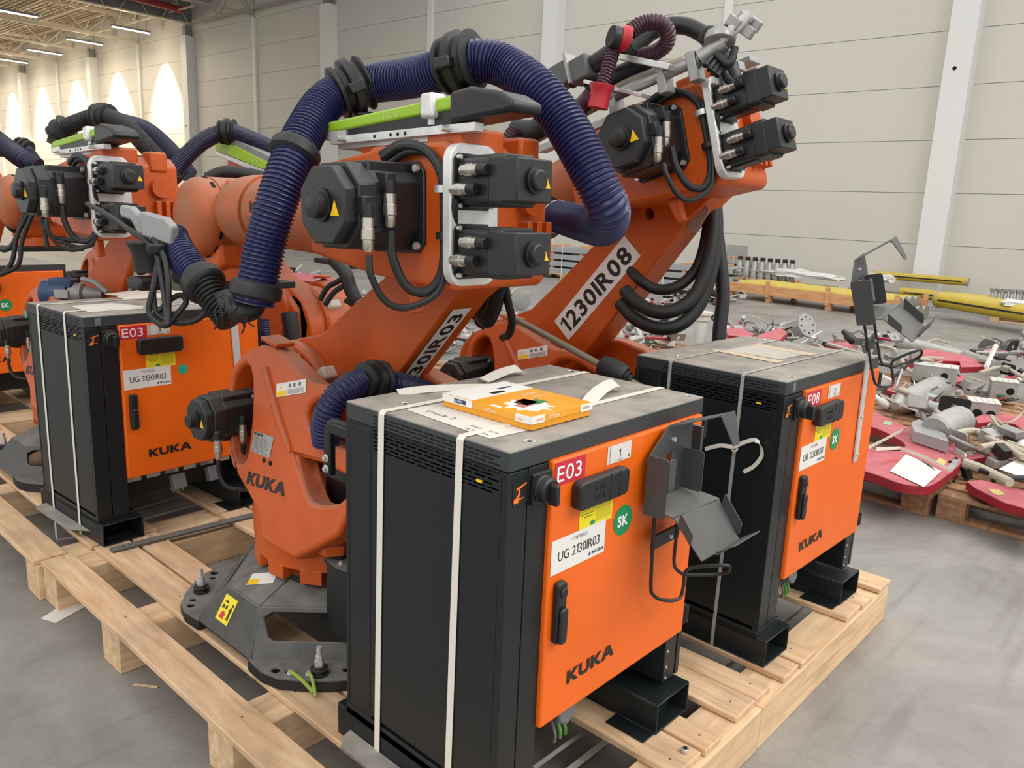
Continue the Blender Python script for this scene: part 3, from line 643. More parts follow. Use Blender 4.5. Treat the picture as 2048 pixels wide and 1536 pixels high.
# ============================================================ straps, papers and the box on the lids
def strap(label, pts, side, w=.016, m=STRAP, t=.001):
    return tag(MB().ribbon(smooth_path(pts, 1), w, side, t).obj('packing_strap', m), label, 'strap', 'straps around the cabinets')
ZT = 1.1335
def cab_strap(label, x, y, rz, yy, m=STRAP, w=.0165, w2=None):
    R = Matrix.Translation((x, y, 0)) @ Matrix.Rotation(rz, 4, 'Z'); e = .003
    L = [(-e, yy+.012, .06), (-e, yy+.006, .6), (-e, yy, 1.125), (.004, yy, ZT-.001), (.4, yy-.004, ZT-.001), (.787, yy-.008, ZT-.001), (.792+e, yy-.008, 1.12), (.792+e, yy, .6), (.792+e, yy, .06), (.7, yy, .045), (.1, yy, .045), (-e, yy+.012, .055)]
    return strap(label, [R @ V3(p) for p in L], R.to_3x3() @ V3((0, 1, 0)), w, m)
cab_strap('white packing strap over cabinet 1 towards its back', 0, 0, 0, .412, w=.021)
cab_strap('white packing strap over cabinet 1 towards its orange door', 0, 0, 0, .143, w=.021)
cab_strap('grey packing strap over the rear of cabinet 2', 1.1849, -.0638, -.0225, .415, STRAP2, .012)
cab_strap('grey packing strap over the front of cabinet 2, tied in a knot', 1.1849, -.0638, -.0225, .145, STRAP2, .012)
cab_strap('white packing strap over the rear of cabinet 3', .0025, 2.2836, .0517, .44, STRAP, .018)
cab_strap('white packing strap over the front of cabinet 3', .0025, 2.2836, .0517, .17, STRAP, .018)
kx = 1.182
strap('loose curled tail of the knotted strap beside cabinet 2', smooth_path([onx(*p, kx-.02) for p in ((1410, 898), (1440, 891), (1466, 893), (1490, 884), (1510, 880), (1521, 893), (1523, 912), (1508, 932), (1487, 944))], 6), (.2, .7, .7), .013, STRAP)
tag(MB().tube([onx(1466, 889, kx-.012), onx(1474, 897, kx-.014), onx(1468, 903, kx-.012), onx(1462, 894, kx-.012)], .004, 8).obj('strap_knot', STRAP), 'small strap knot on the front strap of cabinet 2', 'knot')
# folded strap tails on the first lid
for lab, pts, w in (('flat folded strap tail lying on lid of cabinet 1, left of the carton', [(.150, .535, .002), (.2, .515, .006), (.26, .495, .006), (.33, .47, .003), (.40, .43, .0015)], .034),
                    ('twisted strap tail standing up on lid of cabinet 1, behind the carton', [(.43, .50, .003), (.46, .495, .012), (.52, .50, .02), (.57, .50, .022), (.60, .51, .012)], .036),
                    ('twisted strap tail standing up on lid of cabinet 1, right of the carton', [(.46, .15, .002), (.50, .165, .01), (.57, .185, .02), (.63, .19, .026), (.655, .19, .012)], .038)):
    strap(lab, smooth_path([(a, b, 1.131+c) for a, b, c in pts], 4), (.35, 1, .35), w, mat('white_woven_strap', (212, 208, 198), .7, var=.06, scale=60))
tag(MB().tube([(.43, .50, 1.134), (.42, .49, 1.142), (.432, .482, 1.137), (.44, .495, 1.133)], .005, 8).obj('strap_knot', STRAP), 'strap knot on lid of cabinet 1 behind the carton', 'knot')
# delivery note under the carton
def sheet_thing(name, label, cat, P, m=PAPER, z=.0006, t=.0005, group=None):
    o = MB().sheet((0, 0, P[0][2]+z), (1, 0, 0), (0, 1, 0), [(p[0], p[1]) for p in P], (), t).obj(name, m, None, smooth=False); return tag(o, label, cat, group)
pn = thing('delivery_note', 'white paper note with a date under the carton on cabinet 1', 'paper', (0, 0, 0))
MB().sheet((0, 0, 1.1312), (1, 0, 0), (0, 1, 0), [(.057, .395), (.036, .092), (.246, .075), (.266, .378)], (), .0004).obj('sheet', PAPER, pn, smooth=False)
text('lettering', 'Truck 2', (.078, .352, 1.1316), (.02, -1, 0), (1, .02, 0), .017, INKG, pn, wide=1.25)
text('lettering', 'Departure', (.072, .19, 1.1316), (.02, -1, 0), (1, .02, 0), .0105, INKG, pn, wide=1.3)
text('lettering', '19.11.2024', (.047, .185, 1.1316), (.02, -1, 0), (1, .02, 0), .0105, INKG, pn, wide=1.2)
# orange carton of labels
CARTON = mat('orange_carton', (226, 152, 30), .45, var=.05, scale=8)
CARTW = mat('carton_white_print', (232, 230, 226), .5)
bx_ = thing('label_carton', 'flat orange and white carton of office labels on cabinet 1', 'carton', (0, 0, 0))
A = onz(1062, 862, 1.1325); B = onz(887, 812, 1.1325); Cc = onz(1187, 832, 1.1325)
u = (B-A); v = (Cc-A); Lu, Lv = u.length, v.length; u = u.normalized(); v = (v-u*u.dot(v)).normalized(); Z = V3((0, 0, 1)); H = .033
MB().sheet(A, v, u, [(0, 0), (Lv, 0), (Lv, Lu), (0, Lu)], (), .020).obj('tray', CARTON, bx_, bevel=.001, seg=1)
MB().sheet(A-u*.002-v*.002+Z*.0145, v, u, [(0, 0), (Lv+.004, 0), (Lv+.004, Lu+.004), (0, Lu+.004)], (), H-.0145).obj('lid', mat('orange_carton_lid', (232, 160, 44), .42, var=.08, scale=10), bx_, bevel=.001, seg=1)
T0 = A+Z*(H+.0002)
decal('white_panel', T0+u*(Lu*.66), v, u, Lv, Lu*.34, CARTW, bx_)
decal('white_panel', T0+u*(Lu*.35)+v*.0, v, u, Lv*.0+.012, Lu*.1, CARTW, bx_)
pic = MB(); pts = []
for i in range(22): 
    a_ = 2*PI*i/22; rr = 1+.22*math.sin(i*2.7); pts.append((Lv*.33+math.cos(a_)*.052*rr, Lu*.26+math.sin(a_)*.055*rr))
pic.sheet(T0, v, u, pts, (), .0005).obj('printed_picture', CARTW, bx_, smooth=False)
for (px_, py_, w_, h_, c_) in ((.30, .25, .05, .05, (52, 42, 34)), (.36, .33, .035, .03, (170, 40, 40)), (.42, .22, .045, .04, (60, 130, 70)), (.36, .25, .03, .028, (230, 170, 90)), (.20, .22, .05, .035, (186, 120, 100))):
    MB().sheet(T0+Z*.0006+v*Lv*px_+u*Lu*py_, v, u, [(0, 0), (w_, .005), (w_*.9, h_), (-.004, h_*.8)], (), .0003).obj('printed_picture', mat('print_%d%d' % (c_[0], c_[1]), c_, .5), bx_, smooth=False)
decal('brand_block', T0+Z*.0006+u*(Lu*.70)+v*Lv*.40, v, u, Lv*.20, .016, INK, bx_)
decal('brand_block', T0+Z*.0006+u*(Lu*.80)+v*Lv*.62, v, u, Lv*.22, .009, INKB, bx_)
text('lettering', 'Labels', T0+Z*.0004+u*(Lu*.50)+v*Lv*.62, v, u, .013, CARTW, bx_, wide=1.2)
text('lettering', 'Etiketten', T0+Z*.0004+u*(Lu*.40)+v*Lv*.66, v, u, .009, CARTW, bx_, wide=1.2)
L0 = A-v*.0023; 
decal('white_panel', L0+Z*.0148+u*(Lu*.66), -u, Z, .0, .001, CARTW, bx_) if False else None
decal('white_panel', A-v*.0022+u*(Lu+.002)+Z*.0148, -u, Z, Lu*.36, H-.015, CARTW, bx_)
decal('brand_block', A-v*.0030+u*(Lu*.86)+Z*.0185, -u, Z, Lu*.14, .010, INKB, bx_)
text('lettering', 'RAYFILM', A-v*.0034+u*(Lu*.855)+Z*.0205, -u, Z, .0065, WINK, bx_, wide=.8)
decal('white_panel', A-v*.0022+u*(Lu*.16)+Z*.0148, -u, Z, Lu*.16+.002, H-.015, CARTW, bx_)
text('lettering', 'Office', A-v*.0030+u*(Lu*.50)+Z*.0185, -u, Z, .0085, WINK, bx_, wide=1.1, shear=.3)
text('lettering', 'Labels', A-v*.0034+u*(Lu*.145)+Z*.0195, -u, Z, .006, INKO, bx_, wide=.9)
decal('white_panel', A-u*.0022+Z*.0148-v*.002, v, Z, Lv*.20, H-.015, CARTW, bx_)
text('lettering', 'Labels', A-u*.0034+v*Lv*.05+Z*.0205, v, Z, .0065, INKO, bx_, wide=1.1)
text('lettering', 'Office', A-u*.0030+v*Lv*.24+Z*.0205, v, Z, .009, WINK, bx_, wide=1.2, shear=.3)
decal('white_panel', A-u*.0022+v*Lv*.80+Z*.0148, v, Z, Lv*.20+.002, H-.015, CARTW, bx_)
text('lettering', 'RAYFILM', A-u*.0034+v*Lv*.83+Z*.0215, v, Z, .006, INKB, bx_, wide=.75)
# papers on the other lids
TAPE = mat('beige_tape', (206, 184, 156), .6)
q = thing('taped_note', 'dusty paper note fixed with beige tape on lid of cabinet 2', 'paper')
def quad(par, nm, pxs, z, m, t=.0004):
    P = [onz(a, b, z) for a, b in pxs]; return MB().sheet((0, 0, z), (1, 0, 0), (0, 1, 0), [(p.x, p.y) for p in P], (), t).obj(nm, m, par, smooth=False)
quad(q, 'sheet', [(1444, 700), (1515, 690), (1610, 709), (1560, 719)], 1.1312, mat('dusty_paper', (196, 190, 178), .8, var=.05, scale=20))
quad(q, 'tape', [(1421, 700), (1434, 698), (1568, 722), (1553, 726)], 1.1318, TAPE); quad(q, 'tape', [(1502, 690), (1512, 687), (1635, 708), (1622, 712)], 1.1318, TAPE)
q = thing('delivery_note', 'white paper note lying on lid of cabinet 3', 'paper')
quad(q, 'sheet', [(140, 612), (222, 606), (282, 612), (290, 617), (178, 624)], 1.1312, PAPER)
fm = MB(); g0 = [onz(a, b, 1.131) for a, b in ((222, 592), (300, 586), (360, 583), (425, 586))]
for k in range(3):
    fm.ribbon(smooth_path([p+V3((.0, -.07*k, .006+.006*math.sin(k*2+j*1.7))) for j, p in enumerate(g0)], 5), .09, (.2, 1, .05*k), .003)
tag(fm.obj('foam_film', mat('white_foam_film', (222, 218, 208), .7, var=.05)), 'crumpled white packing film on the rear of lid of cabinet 3', 'packing film')
# odds and ends on the decks
n_ = MB().cyl((0, 0, 0), (0, 0, .011), .0125, n=6); nb = n_.obj('hex_nut', STEEL, bevel=.001, seg=1); nb.location = onz(1370, 1503, .1712); tag(nb, 'zinc hex nut lying on the board end before cabinet 1', 'nut')
MB().cyl((0, 0, .0105), (0, 0, .0116), .0065, n=14).obj('bore', HOLE, nb)
fb = thing('flat_bar', 'long grey painted steel bar lying across the boards before cabinet 3', 'bar')
pA = onz(222, 1100, .178); pB = onz(520, 1026, .178); dd = (pB-pA).normalized()
MB().sheet(pA-V3((0, 0, .006)), dd, dd.cross(V3((0, 0, -1))), rrect(0, .72, -.022, .022, .004), [circ(.05, 0, .006), circ(.075, 0, .006)], .0085).obj('bar', mat('grey_bar_paint', (78, 82, 84), .5, dust=.4), fb, bevel=.001)
for k, (a, b, w) in enumerate((((185, 1045), (420, 975), .012), ((1068, 1536), (1200, 1440), .014))):
    strap(['strap lying between the boards under the left cabinet', 'strap crossing the dark gap at the bottom edge of the photo'][k], [onz(a[0], a[1], .10), onz(b[0], b[1], .10)], (0, 1, 0), w, STRAP2)
pp = MB().sheet((0, 0, 0), (1, 0, 0), (0, 1, 0), [(p.x, p.y) for p in (onz(82, 1238, 0), onz(112, 1247, 0), onz(175, 1212, 0), onz(150, 1195, 0))], (), .002); o = pp.obj('paper_scrap', PAPER); tag(o, 'white paper scrap on the floor under the left pallet edge', 'paper'); o.location.z = .001
sl = MB().ribbon([onz(267, 1369, .003), onz(316, 1374, .003)], .008, (0, 1, 0), .004).obj('wood_splinter', WOODX); tag(sl, 'thin wood splinter on the floor left of the pallet', 'splinter')
# dark sheets lying under the decks
# ============================================================ six-axis robots
def smoothhole(c, r, n=20): return circ(c[0], c[1], r, n)
def motor(par, P, A, Up, L, s, capside=1, big=True, name='servo_motor', conn=None, tri=True, lod=0):
    """servo motor: P mount centre, A unit axis pointing to its rear cap, Up unit; L length, s side"""
    A = V3(A).normalized(); Up = V3(Up).normalized(); S = A.cross(Up)
    R = Matrix((S, Up, A)).transposed().to_4x4(); R.translation = P
    h = s/2; c = s*.16
    octo = lambda k, c: [((-h+c)*k, -h*k), ((h-c)*k, -h*k), (h*k, (-h+c)*k), (h*k, (h-c)*k), ((h-c)*k, h*k), ((-h+c)*k, h*k), (-h*k, (h-c)*k), (-h*k, (-h+c)*k)]
    mb = MB(); m2 = MB(); bv = lod < 2
    mb.sheet((0, 0, 0), (1, 0, 0), (0, 1, 0), octo(1.1, c*.7), (), .014)
    if big:
        mb.sheet((0, 0, .012), (1, 0, 0), (0, 1, 0), octo(.93, c*1.2), (), L*.60)
        mb.sheet((0, 0, .012), (1, 0, 0), (0, 1, 0), [(-h*.62, -h*1.02), (h*.7, -h*1.02), (h*.62, h*1.04), (-h*.7, h*1.04)], (), L*.60)
        b0 = .012+L*.58; L2 = L-b0
        m2.sheet((0, 0, b0), (1, 0, 0), (0, 1, 0), octo(.98, c*1.6), (), L2*.62)
        m2.sheet((0, 0, b0+L2*.6), (1, 0, 0), (0, 1, 0), octo(.88, c*1.8), (), L2*.4)
        kr, kh = s*.155, .030
    else:
        mb.sheet((0, 0, .012), (1, 0, 0), (0, 1, 0), octo(.88, c*.5), (), L*.56)
        mb.sheet((0, 0, .012), (1, 0, 0), (0, 1, 0), [(-h*.5, -h*.98), (h*.5, -h*.98), (h*.5, h*1.0), (-h*.5, h*1.0)], (), L*.56)
        b0 = .012+L*.52; L2 = L-b0
        m2.sheet((0, 0, b0), (1, 0, 0), (0, 1, 0), octo(.97, c*.5), (), L2*.5)
        m2.sheet((0, 0, b0+L2*.1), (1, 0, 0), (0, 1, 0), [(-h*1.04, -h*.80), (h*.96, -h*.80), (h*.96, h*.80), (-h*1.04, h*.80)], (), L2*.9)
        kr, kh = s*.2, .020
    m = mb.xf(R).obj(name, MOTOR, par, bevel=.004 if bv else 0, seg=2)
    m2.xf(R).obj('rear_cover', MOTOR, m, bevel=.004 if bv else 0, seg=2)
    kb = MB(); kb.lathe((0, 0, L), (0, 0, 1), [(0, kr*1.15), (.004, kr*1.25), (.008, kr*1.25), (.009, kr), (kh, kr*.97), (kh+.003, kr*.8)], 20)
    kb.xf(R).obj('vent_cap', BLACK, m)
    if lod < 2:
        tm = MB(); t_ = s*.105
        tm.sheet((-h*(.5 if big else .74), -h*.1, L+.0008), (1, 0, 0), (0, 1, 0), [(-t_*.8, -t_*.7), (t_*.8, -t_*.7), (0, t_)], (), .0006)
        tm.xf(R).obj('warning_triangle', YC, m, smooth=False)
        sc = MB()
        for a in (-1, 1):
            for b in (-1, 1): sc.cyl((a*h*.92, b*h*.92, .018), (a*h*.92, b*h*.92, .03), s*.045, n=6)
        sc.xf(R).obj('flange_bolts', STEEL, m)['kind'] = 'stuff'
    return m, R
def plug(par, P, D, r=.014, L=.07, m=None):
    """round metal cable connector from P along D, with its black elbow"""
    D = V3(D).normalized(); P = V3(P)
    c = MB().lathe(P, D, [(0, r*1.0), (L*.3, r*1.0), (L*.33, r*1.12), (L*.62, r*1.12), (L*.66, r*.9), (L*.9, r*.9), (L, r*.6)], 16).obj('cable_connector', mat('nickel_connector', (190, 186, 176), .28, metal=.9, var=.1, scale=50), par, angle=30)
    MB().lathe(P-D*L*.42, D, [(0, r*.8), (.002, r*1.0), (L*.42, r*1.0)], 14).obj('elbow', BLACK, c)
    return c
def label_strip(par, P, U, V, w, h, s, th, nm='cell_marking', m=WHITE):
    d = decal(nm, P, U, V, w, h, m, par, label='white marking strip with black code')
    n = V3(U).normalized().cross(V3(V).normalized())
    return text('lettering', s, V3(P)+V3(U).normalized()*w*.035+V3(V).normalized()*(h-th)/2+n*.0008, U, V, th, INK, par, fit=w*.93, bold=.03)
def robot(label, x, y, rz, dy, dz, pitch, box=True, lod=0, marks=None, rail=False, side_txt=None):
    """base centre on the deck; front = +y; motors on the -x side; (dy,dz) from axis 2 to axis 3; pitch of forearm (down to the front = negative)"""
    t = thing('industrial_robot', label, 'robot', (x, y, DK), rz, 'orange six-axis robots on pallets')
    X, Yv, Z = V3((1, 0, 0)), V3((0, 1, 0)), V3((0, 0, 1))
    # ---- black cast base
    b = MB(); zt = .20
    bot = [(-.485, -.175), (-.175, -.485), (.175, -.485), (.485, -.175), (.485, .175), (.175, .485), (-.175, .485), (-.485, .175)]
    top = [(-.405, -.10), (-.10, -.405), (.10, -.405), (.405, -.10), (.405, .10), (.10, .405), (-.10, .405), (-.405, .10)]
    n = 8; ctr = []
    for i in range(n):
        j = (i+1) % n; B0, B1, T0, T1 = (V3(bot[i]+(.035,)), V3(bot[j]+(.035,)), V3(top[i]+(.168,)), V3(top[j]+(.168,)))
        U = (B1-B0); Lb = U.length; U = U.normalized(); Vv = ((T0+T1)/2-(B0+B1)/2); Hh = Vv.length; Vv = Vv.normalized(); off = (T0-B0).dot(U); Lt = (T1-T0).length
        out = [(0, 0), (Lb, 0), (off+Lt, Hh), (off, Hh)]; holes = ()
        if i % 2 == 0: holes = ([(Lb*.10, Hh*.46), (Lb*.14, Hh*.38), (Lb*.76, Hh*.38), (Lb*.84, Hh*.50), (Lb*.86, Hh*.70), (Lb*.78, Hh*.88), (Lb*.12, Hh*.88), (Lb*.06, Hh*.78)],)
        b.sheet(B0, U, Vv, out, holes, -.016)
        I0 = V3((T0.x*.66, T0.y*.66, .212)); I1 = V3((T1.x*.66, T1.y*.66, .212)); dn = V3((0, 0, -.016))
        b.add([T0, T1, I1, I0, T0+dn, T1+dn, I1+dn, I0+dn], [(0, 1, 2, 3), (7, 6, 5, 4), (0, 4, 5, 1), (1, 5, 6, 2), (2, 6, 7, 3), (3, 7, 4, 0)])
    base = b.obj('base_frame', BASEM, t, bevel=.006 if lod < 1 else 0, seg=2)
    for sx in (-1, 1):
        for sy in (-1, 1):
            f = MB(); ft = [(.487, .16), (.492, .25), (.475, .315), (.43, .375), (.375, .43), (.315, .475), (.25, .492), (.16, .487), (.17, .40), (.40, .17)]
            pts = [(sx*a, sy*c) for a, c in ft]; hs = [circ(sx*.455, sy*.275, .012, 10), circ(sx*.275, sy*.455, .014, 10), circ(sx*.30, sy*.42, .010, 10), circ(sx*.43, sy*.31, .010, 10)] if lod < 1 else ()
            if sx*sy < 0: pts = pts[::-1]
            f.pz(pts, 0.001, .042, hs); fo = f.obj('base_foot', BASEM, base, bevel=.006 if lod < 1 else 0)
            if lod < 2:
                bx, by = sx*.378, sy*.378
                if sx < 0: bx, by = (-.382, .345) if sy > 0 else (-.372, -.382)
                MB().lathe((bx, by, .042), Z, [(0, .028), (.006, .028), (.007, .022), (.014, .022), (.015, .027), (.021, .027), (.022, .021), (.027, .02), (.028, .012)], 20).obj('bolt_washers', BLACK, base)
                MB().cyl((bx, by, .068), (bx, by, .088), .0145, n=6).cyl((bx, by, .088), (bx, by, .104), .0125, n=6).cyl((bx, by, .1), (bx, by, .132), .0085, n=14).obj('anchor_bolt', STEEL, base)
    if lod < 1:
        Vv = V3((.08, 0, .133)).normalized(); P0_ = V3((-.486, .085, .035))+Vv*.045
        dl = decal('warning_sticker', P0_, -Yv, Vv, .075, .085, YEL, base, label='yellow sticker with walking figure')
        P = P0_+V3((-.0012, 0, .0007))
        MB().sheet(P-Yv*.055+Vv*.012, -Yv, Vv, [(0, 0), (.004, 0), (.006, .02), (.009, 0), (.013, 0), (.010, .026), (.014, .03), (.008, .044), (.003, .044), (-.003, .03), (.002, .026)], (), .0004).obj('walking_figure', INK, base, smooth=False)
        MB().sheet(P-Yv*.057+Vv*.062, -Yv, Vv, circ(.007, 0, .0045, 10), (), .0004).obj('walking_figure', INK, base, smooth=False)
        MB().sheet(P-Yv*.012+Vv*.01, -Yv, Vv, [(0, 0), (.03, .0), (.026, .008), (.03, .016), (.018, .024), (.008, .02)], (), .0004).obj('robot_print', REDL, base, smooth=False)
        pr = MB()
        for q_ in ([(0, 0), (.012, .003), (.014, .009), (.006, .014), (.0, .01)], [(.018, .0), (.03, .006), (.028, .016), (.02, .012)], [(.004, .022), (.024, .022), (.02, .03), (.008, .028)]): pr.sheet(P-Yv*.010+Vv*.040, -Yv, Vv, q_, (), .0004)
        pr.obj('robot_print', INK, base, smooth=False)
        e_ = V3((-.0, -1, 0)); sp_ = V3((.14, 0, .044)).normalized(); q0 = V3((-.375, .035, .1795))
        a_ = (e_*.8+sp_*.6).normalized(); b_ = (sp_*.8-e_*.6).normalized(); 
        decal('safety_sticker', q0, a_, b_, .095, .058, WHITE, base, label='white safety sticker on dusty base', t=.001)
        decal('safety_sticker', q0+V3((0, 0, .0012)), a_, b_, .038, .028, YC, base)
        for xx, yy in ((-.437, -.322), (-.40, -.365)): MB().lathe((xx, yy, .042), Z, [(0, .009), (.004, .009), (.005, .006), (.012, .006)], 12).obj('earth_bolt', STEEL, base)
        MB().tube([(-.437, -.325, .052), (-.43, -.37, .045), (-.42, -.42, .02)], .006, 8).tube([(-.40, -.368, .052), (-.408, -.40, .045), (-.42, -.432, .012)], .006, 8).obj('earth_wire', mat('green_yellow_wire', (140, 160, 60), .5), base)
    MB().cyl((0, 0, .18), (0, 0, .212), .262, n=40).obj('base_collar', BASEM, base)
    pil = MB().pz([(-.265, -.265), (-.19, -.255), (.1, -.30), (.1, -.44), (-.18, -.45), (-.26, -.415), (-.275, -.34)], .10, .335).obj('connection_box', DARK, t, bevel=.004)
    MB().pz([(-.27, -.26), (-.19, -.25), (.105, -.295), (.105, -.445), (-.18, -.455), (-.265, -.42), (-.28, -.34)], .335, .345).obj('box_lid', BASEM, pil, bevel=.002)
    MB().lathe((-.225, -.285, .345), Z, [(0, .024), (.018, .024), (.02, .018), (.024, .017)], 24).obj('round_cap', BLACK, pil)
    for p_ in ((-.255, -.33), (-.225, -.405)): MB().lathe(V3(p_+(.345,)), Z, [(0, .011), (.002, .011), (.003, .007), (.009, .006)], 12).obj('screw', STEEL, pil)
    # ---- turning column
    MB().cyl((0, 0, zt-.01), (0, 0, zt+.05), .285, n=48).obj('slewing_ring', BLACK, t)
    d = MB(); d.lathe((0, 0, 0), Z, [(.262, .300), (.262, .313), (.395, .318), (.415, .312), (.45, .26)], 56)
    nt_ = 14 if lod < 1 else 10
    for i in range(nt_):
        a = 2*PI*(i+.3)/nt_; R = Matrix.Rotation(a, 3, 'Z'); d.box(R@V3((.297, 0, .243)), (.032, .075, .052), R)
    d.cyl((0, 0, .225), (0, 0, .27), .285, n=48)
    drum = d.obj('turning_column_drum', CAST, t, bevel=.003 if lod < 2 else 0, seg=2)
    MB().lathe((-.235, -.262, .36), Z, [(0, .055), (.035, .06), (.036, .03), (.05, .028)], 6).obj('lug', CAST, drum, bevel=.004)
    # cheek on the motor side (slanted casting with openings)
    a2 = V3((0, .35, .675))
    pp0 = V3((-.325, 0, .39)); cv = V3((.13, 0, .50)).normalized()     # cheek plane: up direction leans inward
    cheek = MB()
    out = [(.0, -.05), (.063, .035), (.11, .06), (.221, .114), (.302, .177), (.368, .297), (.40, .40), (.399, .454), (.379, .487), (.351, .521), (.3, .553), (.236, .576), (.165, .584), (.111, .566), (.042, .543), (-.042, .515), (-.096, .502), (-.188, .507), (-.31, .483), (-.40, .43), (-.44, .34), (-.43, .2), (-.38, .08), (-.3, .02), (-.2, -.05)]
    h1 = [(.372, .40), (.368, .445), (.345, .475), (.312, .495), (.28, .486), (.25, .451), (.222, .385), (.2, .31), (.186, .23), (.184, .187), (.206, .155), (.247, .152), (.283, .185), (.322, .26), (.352, .33)]
    h2 = [(-.222, .463), (-.185, .463), (-.141, .452), (-.110, .428), (-.101, .394), (-.118, .367), (-.162, .348), (-.208, .338), (-.25, .333), (-.335, .334), (-.37, .38), (-.34, .43)]
    h3 = [(-.092, .259), (-.14, .205), (-.19, .158), (-.218, .142), (-.274, .145), (-.354, .174), (-.39, .21), (-.375, .262), (-.227, .269)]
    cheek.sheet(pp0, Yv, cv, out, [h1, h2, h3], .09)
    ch = cheek.obj('column_cheek', CAST, t, bevel=.018 if lod < 2 else 0, seg=3)
    MB().sheet(pp0-X*.014, Yv, cv, [(.19, .50), (.105, .41), (.05, .35), (-.03, .282), (-.075, .262), (-.06, .290), (.035, .375), (.095, .435), (.17, .515)], (), .03).obj('cheek_rib', CAST, ch, bevel=.009, seg=3)
    MB().box(pp0+Yv*.185+cv*.592+X*.03, (.075, .10, .016), Matrix.Rotation(.15, 3, 'X')).obj('cheek_tab', CAST, ch, bevel=.005)
    # far cheek
    MB().px([(a+.0, c*.95+.40) for a, c in out], .17, .26).obj('column_cheek', CAST, t, bevel=.012 if lod < 2 else 0)
    MB().sheet((-.2, -.30, .44), X, V3((0, -.05, 1)), [(0, 0), (.4, 0), (.36, .12), (.04, .12)], (), -.05).obj('column_rear_wall', CAST, t, bevel=.01 if lod < 2 else 0)
    MB().cyl((-.12, .35, .675), (.2, .35, .675), .215, n=32).obj('axis_housing', CAST, t, bevel=.01 if lod < 2 else 0)
    MB().bx(-.2, .2, -.2, .3, .40, .46).obj('column_floor', CAST, t)
    # shoulder ring and white stop block
    rg = MB().lathe((.0, .35, .675), X, [(0, .20), (.0, .238), (.012, .25), (.075, .25), (.09, .235), (.09, .20)], 40).obj('shoulder_ring', CAST, t)
    bl = MB()
    for i in range(26):
        a = 2*PI*i/26; bl.cyl((-.012, .35+.222*math.cos(a), .675+.222*math.sin(a)), (.0, .35+.222*math.cos(a), .675+.222*math.sin(a)), .009, n=8)
    if lod < 2: bl.obj('shoulder_bolts', CAST, rg)['kind'] = 'stuff'
    for sg in ((-1, 1) if rz else (-1,)):
        a = math.radians(90-sg*-62); p = V3((.03, .35+sg*.212, .675+.158))
        MB().box(p, (.075, .05, .05), Matrix.Rotation(math.radians(-sg*52), 3, 'X')).obj('stop_block', NYLON, t, bevel=.012, seg=4)
    # axis 2 motor
    if lod < 2 or True:
        m2, R2 = motor(t, V3((-.16, .36, .68)), -X, Z, .205, .160, lod=lod)
        if lod < 2:
            for (yy, zz, xx) in ((.30, .64, -.235), (.27, .61, -.345)):
                plug(t, V3((xx, yy-.02, zz+.02)), V3((0, 0, -1)), .013, .07)
                MB().tube([(xx, yy-.02, zz-.045), (xx, yy-.02, zz-.10), (xx+.02, yy-.04, zz-.15), (xx+.09, yy-.08, zz-.17)], .008, 8).obj('motor_cable', RUB, t)
    # ---- link arm, axis 2 -> axis 3, built in its own slanted frame
    u = V3((0, dy, dz)); Lk = u.length; u = u.normalized(); w = u.cross(X); w = w if w.z < 0 or True else -w
    if w.y*dy > 0: pass
    side = -1 if dy < 0 else 1
    wn = V3((0, dz, -dy)).normalized()*side     # perpendicular, pointing to the open (upper/front) side when side*...
    up = V3((0, -dz*side, dy*side)).normalized()
    if up.z < 0: up = -up                       # towards the upper/front edge
    A3 = a2+V3((0, dy, dz))
    def lk(pts, xa, xb):
        return [(a, c) for a, c in pts]
    prof = [(-.20, .05), (-.12, .17), (.02, .225), (.16, .20), (.30, .125), (.50, .10), (Lk-.32, .05), (Lk-.14, .06), (Lk, .09), (Lk+.12, .06), (Lk+.15, 0), (Lk+.12, -.16), (Lk-.02, -.20), (Lk-.2, -.184), (.45, -.234), (.2, -.24), (0, -.235), (-.14, -.17)]
    def link_mb(pr, x0, x1): return MB().sheet(a2+X*x0, u, up, pr, [circ(Lk-.30, -.03, .022, 10, .03)] if lod < 1 and pr is prof else (), (x1-x0) if u.cross(up).x > 0 else -(x1-x0))
    lo = link_mb(prof, .045, .20).obj('link_arm', CAST, t, bevel=.02 if lod < 2 else 0, seg=3)
    prof2 = [(-.15, .02), (0, .17), (.16, .16), (.30, .09), (Lk-.3, .05), (Lk, .10), (Lk+.08, 0), (Lk+.0, -.17), (Lk-.2, -.17), (.45, -.18), (.2, -.18), (0, -.17)]
    l2 = link_mb(prof2, .15, .23).obj('link_arm_rib', CAST, lo, bevel=.02 if lod < 2 else 0, seg=2)
    # slanted underside carrying the marking strip
    if marks:
        s0, s1, hgt, t0 = marks
        ud = (u*.40+up*.04).normalized(); label_strip(lo, a2+u*s0+X*.150+up*(-.2345+(s0-.47)*.1-.0005), ud, -X, s1-s0, hgt, t0, hgt*.64)
    if side_txt:
        s0, w_, h_, st = side_txt
        label_strip(lo, a2+u*s0+up*(-.13)+X*(.0435), u, up, w_, h_, st, h_*.62)
    # ---- forearm in its own pitched frame (origin axis 3)
    fa = Matrix.Translation(A3) @ Matrix.Rotation(pitch, 4, 'X')
    def F(mb, *a, **k): return mb.xf(fa).obj(*a, **k)
    hs = [(-.24, -.19), (-.22, -.21), (-.05, -.20), (.12, -.185), (.30, -.155), (.42, -.135), (.42, .125), (.28, .135), (.12, .155), (.10, .165), (-.19, .165), (-.24, .13)]
    head = F(MB().px(hs, -.20, .15), 'elbow_housing', CAST, t, bevel=.025 if lod < 2 else 0, seg=3)
